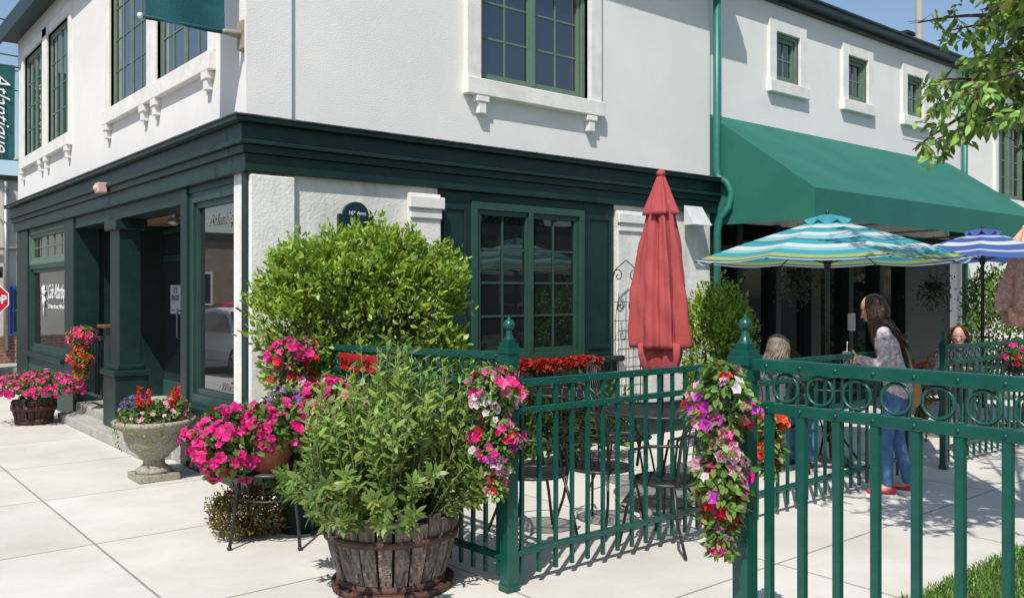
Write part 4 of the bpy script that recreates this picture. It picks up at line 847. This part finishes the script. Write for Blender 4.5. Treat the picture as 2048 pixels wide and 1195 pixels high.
# ================================================================ TREE AT RIGHT
tb=W(2330,4.5); tree=thing('street_tree','leafy tree overhanging the walkway at the upper right','tree',(tb.x,tb.y,0))
BARK=mat('tree_bark',(.12,.09,.07),.9,(.05,.04,.03),12,.6,40,streak=(3,3,.5))
k=MB(); k.tube([(0,0,0),(.03,.02,1),(0,.03,2),(-.02,.05,2.6)],[.15,.11,.10,.09],12); k.build('trunk',BARK,tree)
L_=MB()
def toL(px,py,d): p=W(px,d,Zat(py,d)); return p-Vector((tb.x,tb.y,0))
targets=[toL(1825,300,4.7),toL(1865,160,4.6),toL(1905,60,4.9),toL(1930,190,4.2),toL(1960,20,4.4),toL(1915,265,4.5),toL(2010,130,4.3),toL(2035,230,4.1),toL(1990,-60,4.6),toL(2040,-10,4.2),toL(1855,175,5.2),toL(1985,100,5.2),toL(2030,50,4.9),toL(1900,130,4.6),toL(1870,280,4.9)]
nfr=len(targets)
for i in range(26):
    a=rng.uniform(0,2*PI); targets.append(Vector((1.7*math.cos(a),1.7*math.sin(a),rng.uniform(3.4,5.2))))
for i in range(34):
    a=rng.uniform(0,2*PI); q=.75*math.sqrt(rng.random()); targets.append(Vector((-.30+q*math.cos(a)*1.3,.80+q*math.sin(a)*.8,rng.uniform(3.7,5.0))))
PP=[];AA=[];NN=[]
for i,tg in enumerate(targets):
    s=Vector((0,.05,rng.uniform(2.3,3.0))); mid=s.lerp(tg,.5)+Vector((0,0,.25)); pts=[]
    for u in np.linspace(0,1,12): pts.append((1-u)**2*s+2*u*(1-u)*mid+u*u*tg)
    L_.tube(pts,[.03*(1-u*.93)+.001 for u in np.linspace(0,1,12)],6)
    for tw in range(12 if i<nfr else 15):
        u=rng.uniform(.5,1); c=(1-u)**2*s+2*u*(1-u)*mid+u*u*tg; dr=Vector(rng.normal(size=3)*[1,1,.6]).normalized(); ln=rng.uniform(.10,.26); e=c+dr*ln-Vector((0,0,.05))
        x,y,d=proj(e+Vector((tb.x,tb.y,0)))
        if 0<x<1805 and -20<y<1195: continue
        if 0<x<2048 and y>330: continue
        L_.tube([c,c.lerp(e,.5),e],[.003,.0025,.0015],4)
        for j in range(11):
            q=c.lerp(e,(j+1)/11); PP.append(q+Vector(rng.normal(size=3)*.006)); AA.append(dr*.6+Vector(rng.normal(size=3)*.55)+Vector((0,0,-.5))); NN.append(Vector(rng.normal(size=3)*.5)+Vector((-.5,-.5,.8)))
keep=[]
for i,q in enumerate(PP):
    x,y,d=proj(q+Vector((tb.x,tb.y,0)))
    if 0<x<2048 and y>335: continue
    if 0<x<2048 and -20<y<1195:
        lim=1890 if y<80 else (1850 if y<200 else 1815)
        if x<lim-25*math.sin(y/25): continue
        if y>260 and x>1960: continue
    keep.append(i)
A_=lambda l: np.array([tuple(l[i]) for i in keep]); P_,Aa,Nn=A_(PP),A_(AA),A_(NN); n=len(P_)
leaves('crown',P_,Aa,Nn,rng.uniform(.05,.08,n),rng.uniform(.027,.038,n),leafcol(n,(.25,.40,.085),.3),tree,droop=.3); L_.build('limbs',BARK,tree)

# ================================================================ BACKGROUND LEFT
bb=thing('warehouse','pale sided building with blue window across the cross street','building',(0,0,0)); Yb=22.6
k=MB(); k.box(0.5,16,Yb,Yb+8,.62,4.15); k.build('wall',SIDING,bb); k=MB(); k.box(.5,16,Yb-.03,Yb+8,0,.618); k.build('brick_base',BRICK,bb); k=MB(); k.box(.4,16.1,Yb-.1,Yb+8,4.15,4.25); k.build('roof_edge',DARK,bb)
x0,_=onY(20,0,Yb); x1,_=onY(58,0,Yb); k=MB(); k.box(x0,x1,Yb-.06,Yb-.005,.66,1.75); w_=k.build('window',BLUE,bb,.01); 
for i in range(2):
    for j in range(2):
        k=MB(); k.box(x0+.06+i*(x1-x0-.06)/2,x0+(i+1)*(x1-x0-.06)/2,Yb-.07,Yb-.061,.74+j*.5,1.18+j*.5); k.build('pane',GLASS,w_)
xp,_=onY(12,0,Yb-.1); k=MB(); k.tube([(xp,Yb-.1,.3),(xp,Yb-.1,4.1)],.05,8); k.tube([(xp-2,Yb-.1,2.6),(xp+2,Yb-.1,2.6)],.04,8); k.build('pipe',ALU,bb)
sp=W(-12,18.4); t=thing('stop_sign','red octagonal stop sign on a metal post at far left','sign',(sp.x,sp.y,-.14),rad(-39.5)+rad(8))
R8=.32; o8=[(R8*math.cos(PI/8+i*PI/4),R8*math.sin(PI/8+i*PI/4)) for i in range(8)]
zc=Zat(598,18.4)+.14
def octa(r,y0,y1,m,nm):
    k=MB(); v=[(a*r/R8,y0,b*r/R8+zc) for a,b in o8]+[(a*r/R8,y1,b*r/R8+zc) for a,b in o8]; k.add(v,[tuple(range(8)),tuple(range(8,16))[::-1]]+[(i,i+8,(i+1)%8+8,(i+1)%8) for i in range(8)]); return k.build(nm,m,t)
octa(.32,-.01,.0,WHITE,'border'); octa(.298,-.014,-.0105,STOPR,'panel'); text('lettering','STOP',.25,WTEXT,t,frame((0,-.017,zc-.088),(1,0,0),(0,0,1)),bold=.006,width=.5)
k=MB(); k.tube([(0,.02,0),(0,.02,zc+.75)],.03,8); k.build('post',ALU,t); k=MB(); k.box(-.12,.18,-.02,.0,zc+.45,zc+.68); k.build('signal_backplate',DARK,t,.01); k=MB(); k.ball((.05,-.05,zc+.56),(.1,.05,.08)); k.build('signal_lamp',DARK,t)
t=thing('utility_pole','wooden utility pole carrying wires over the cross street','utility pole',(1.9,20.2,-.14)); k=MB(); k.tube([(0,0,0),(0,0,9.5)],[.16,.11],10); k.build('pole',WOODD,t); k=MB()
k.box(-.06,.06,-.9,.9,8.6,8.72); k.build('crossarm',WOODD,t)
for i,(z,y) in enumerate(((8.7,-.8),(8.72,.8),(7.9,0),(7.3,0),(6.6,0),(6.3,0),(8.1,.1),(5.9,0))):
    k=MB(); k.tube([(u*40,y,z-1.6*4*.25*u*(1-u)+.3*u) for u in np.linspace(0,1,16)],.014,5); k.build('wire',DARK,t)
for i,(z,y) in enumerate(((8.6,-.6),(8.62,.6),(7.6,0),(6.9,0))):
    k=MB(); k.tube([(-3.2*u-.2+y,30*u,z-1.2*u*(1-u)*2) for u in np.linspace(0,1,16)],.02,5); k.build('wire',DARK,t)
t=thing('utility_pole','weathered utility pole rising behind the roof at upper right','utility pole',(W(1838,20).x,W(1838,20).y,0)); k=MB(); k.tube([(0,0,0),(0,0,9.5)],[.09,.07],10); k.build('pole',mat('grey_pole',(.3,.28,.25),.9),t)

# ================================================================ STREET SIDE SEEN IN THE GLASS
def car(label,loc,rz,paint,name='parked_car'):
    t=thing(name,label,'car',loc,rz); prof=[(-2.2,.35),(-2.25,.6),(-2.15,.85),(-1.75,.95),(-1.1,1.36),(-.3,1.43),(.5,1.38),(1.15,.98),(1.9,.82),(2.2,.6),(2.22,.35)]
    k=MB(); ny=[-.86,-.8,.8,.86]; n=len(prof); vs=[]
    for y in ny:
        e=abs(y)>.82
        for (x,z) in prof: vs.append((x*(.985 if e else 1), y*(1-.22*max(0,(z-.9)/.5)), z*(.97 if e and z>.5 else 1)))
    fs=[]
    for a in range(3):
        for i in range(n-1): fs.append((a*n+i,a*n+i+1,(a+1)*n+i+1,(a+1)*n+i))
        fs.append((a*n+n-1,a*n,(a+1)*n,(a+1)*n+n-1))
    fs+= [tuple(range(n))[::-1],tuple(3*n+i for i in range(n))]; k.add(vs,fs); k.build('body',paint,t,.03)
    k=MB(); k.add([(.58,-.68,1.34),(.58,.68,1.34),(1.12,.80,1.01),(1.12,-.80,1.01)],[(0,1,2,3)]); k.v=[(x+.02,y,z+.02) for x,y,z in k.v]; k.build('windscreen',GLASS,t)
    for s in (-1,1):
        k=MB(); q=[(-1.5,.95),(-1.02,1.27),(-.3,1.34),(.45,1.3),(1.0,.97)]; m_=[(x,s*(.872-.19*max(0,(z-.9)/.5)),z) for x,z in q]; k.add(m_,[tuple(range(5))]); k.build('side_window',GLASS,t)
        for x in (-1.38,1.35):
            k=MB(); k.tube([(x,s*.68,.33),(x,s*.885,.33)],.34,24); w=k.build('wheel',DARK,t); k=MB(); k.tube([(x,s*.886,.33),(x,s*.895,.33)],.24,20); k.build('rim',ALU,w)
            k=MB()
            for j in range(5): a=j*2*PI/5; k.beam((x,s*.897,.33),(x+.22*math.cos(a),s*.897,.33+.22*math.sin(a)),.01,.05)
            k.build('spokes',DARK,w)
    for s in (-.6,.6):
        k=MB(); k.ball((2.12,s,.66),(.1,.18,.07)); k.build('headlight',ALU,t); k=MB(); k.ball((-2.16,s,.75),(.08,.18,.07)); k.build('tail_light',STOPR,t)
    return t
CW=mat('white_car_paint',(.85,.86,.88),.3); CR=mat('red_car_paint',(.6,.02,.02),.3); CS=mat('silver_car_paint',(.35,.36,.38),.2,metal=.5)
car('white parked car reflected in the shop window',(-1.80,17.9,-.14),rad(-90),CW)
car('red parked car farther down the street seen in the glass',(-6.4,30,-.14),rad(10),CR)
car('silver parked car across the street seen in the glass',(-12.6,34.5,-.14),rad(5),CS)
car('white parked car beside the silver one across the street',(-3.2,35.5,-.14),rad(0),CW)
def backbuilding(label,x0,x1,y0,y1,h,face,wm=BRICK):
    t=thing('street_building',label,'building',((x0+x1)/2,(y0+y1)/2,0)); cx,cy=(x0+x1)/2,(y0+y1)/2
    k=MB(); k.box(x0-cx,x1-cx,y0-cy,y1-cy,-.1,h); k.build('wall',wm,t); k=MB(); k.box(x0-cx-.2,x1-cx+.2,y0-cy-.2,y1-cy+.2,h,h+.3); k.build('roof',DARK,t)
    L=(y1-y0) if face=='x' else (x1-x0); n=int(L/3)
    for i in range(n):
        u=(i+.5)*L/n-L/2
        def bx(k,a,w0,w1,z0,z1):
            if face=='x': k.box(x1-cx+w0,x1-cx+w1,u-a,u+a,z0,z1)
            elif face=='y': k.box(u-a,u+a,y1-cy+w0,y1-cy+w1,z0,z1)
            else: k.box(u-a,u+a,y0-cy-w1,y0-cy-w0,z0,z1)
        k=MB(); bx(k,.7,0,.05,1,2.6); o=k.build('window',WHITE,t)
        k=MB(); bx(k,.6,.051,.06,1.1,2.5); k.build('pane',GLASS,o)
backbuilding('long low brick building across the street',-24,-17,6,38,4.6,'x')
backbuilding('unseen low brick building added behind the viewpoint for the window reflections',-4,40,-26,-18,4.5,'y')  # added out of view to keep bare sky out of the lower panes
backbuilding('low tan building added at the far end of the street to fill the reflections',-36,-1.5,42,50,4.2,'-y',mat('tan_wall',(.30,.24,.18),.9,(.22,.17,.13),2))  # added out of view so the shop glass has something to mirror
for i,(x,y,h) in enumerate(((8,-10,6.5),(17,-9,7),(27,-11,6.5),(38,-8,7),(-14,37,6),(-20,39,7))):  # trees out of view, added for what the windows reflect
    t=thing('street_tree','round leafy tree added for the glass reflections, %s'%(['behind the viewpoint, nearest the lawn','second along the lawn','third along the lawn','farthest along the lawn','far down the street','beyond the silver car'][i]),'tree',(x,y,-.1))
    k=MB(); k.tube([(0,0,0),(.05,0,h*.3),(0,.1,h*.55)],[.2,.15,.08],8)
    for j in range(6): a=j*1.05; k.tube([(0,.02,h*.35+.1*j),(math.cos(a)*h*.15,math.sin(a)*h*.15,h*.55),(math.cos(a)*h*.25,math.sin(a)*h*.25,h*.7)],[.07,.05,.02],6)
    k.build('trunk',BARK,t); n=2600; D=rdir(n); P=D*np.array([h*.36,h*.36,h*.33])*(rng.uniform(.45,1.05,(n,1))*(1+.2*np.sin(D[:,[0]]*6+i)*np.cos(D[:,[2]]*5)))+[0,0,h*.66]
    leaves('crown',P,rdir(n),D+rdir(n)*.5,rng.uniform(.25,.45,n),rng.uniform(.15,.25,n),leafcol(n,(.06,.12,.02)),t)

# ================================================================ LIGHT, SKY, CAMERA
w=bpy.data.worlds.new('World'); bpy.context.scene.world=w; w.use_nodes=True; N=w.node_tree.nodes; sky=N.new('ShaderNodeTexSky'); sky.sky_type='NISHITA'; sky.sun_disc=False
sd=Vector((.48,.34,-.80)).normalized(); el=math.asin(-sd.z); sky.sun_elevation=el; sky.sun_rotation=math.atan2(-sd.x,-sd.y); sky.air_density=1.1; sky.dust_density=1.0; sky.ozone_density=1.5
w.node_tree.links.new(sky.outputs[0],N['Background'].inputs[0]); N['Background'].inputs[1].default_value=.135
sl=bpy.data.lights.new('sun','SUN'); sl.energy=5; sl.angle=rad(.5); sl.color=(1,.955,.885); so=bpy.data.objects.new('sun',sl); COL.objects.link(so); so.rotation_euler=sd.to_track_quat('-Z','Y').to_euler(); so.location=(0,0,20)
cam=bpy.data.cameras.new('camera'); co=bpy.data.objects.new('camera',cam); COL.objects.link(co); co.location=(0,0,HC); co.rotation_euler=(rad(90),0,rad(-39.5)); cam.sensor_width=36; cam.lens=36*FPX/2048; cam.shift_y=-(597.5-HZ)/2048; cam.clip_end=2000; cam.clip_start=.05
bpy.context.scene.camera=co
sc=bpy.context.scene; sc.view_settings.view_transform='Standard'; sc.view_settings.look='None'; sc.view_settings.exposure=0
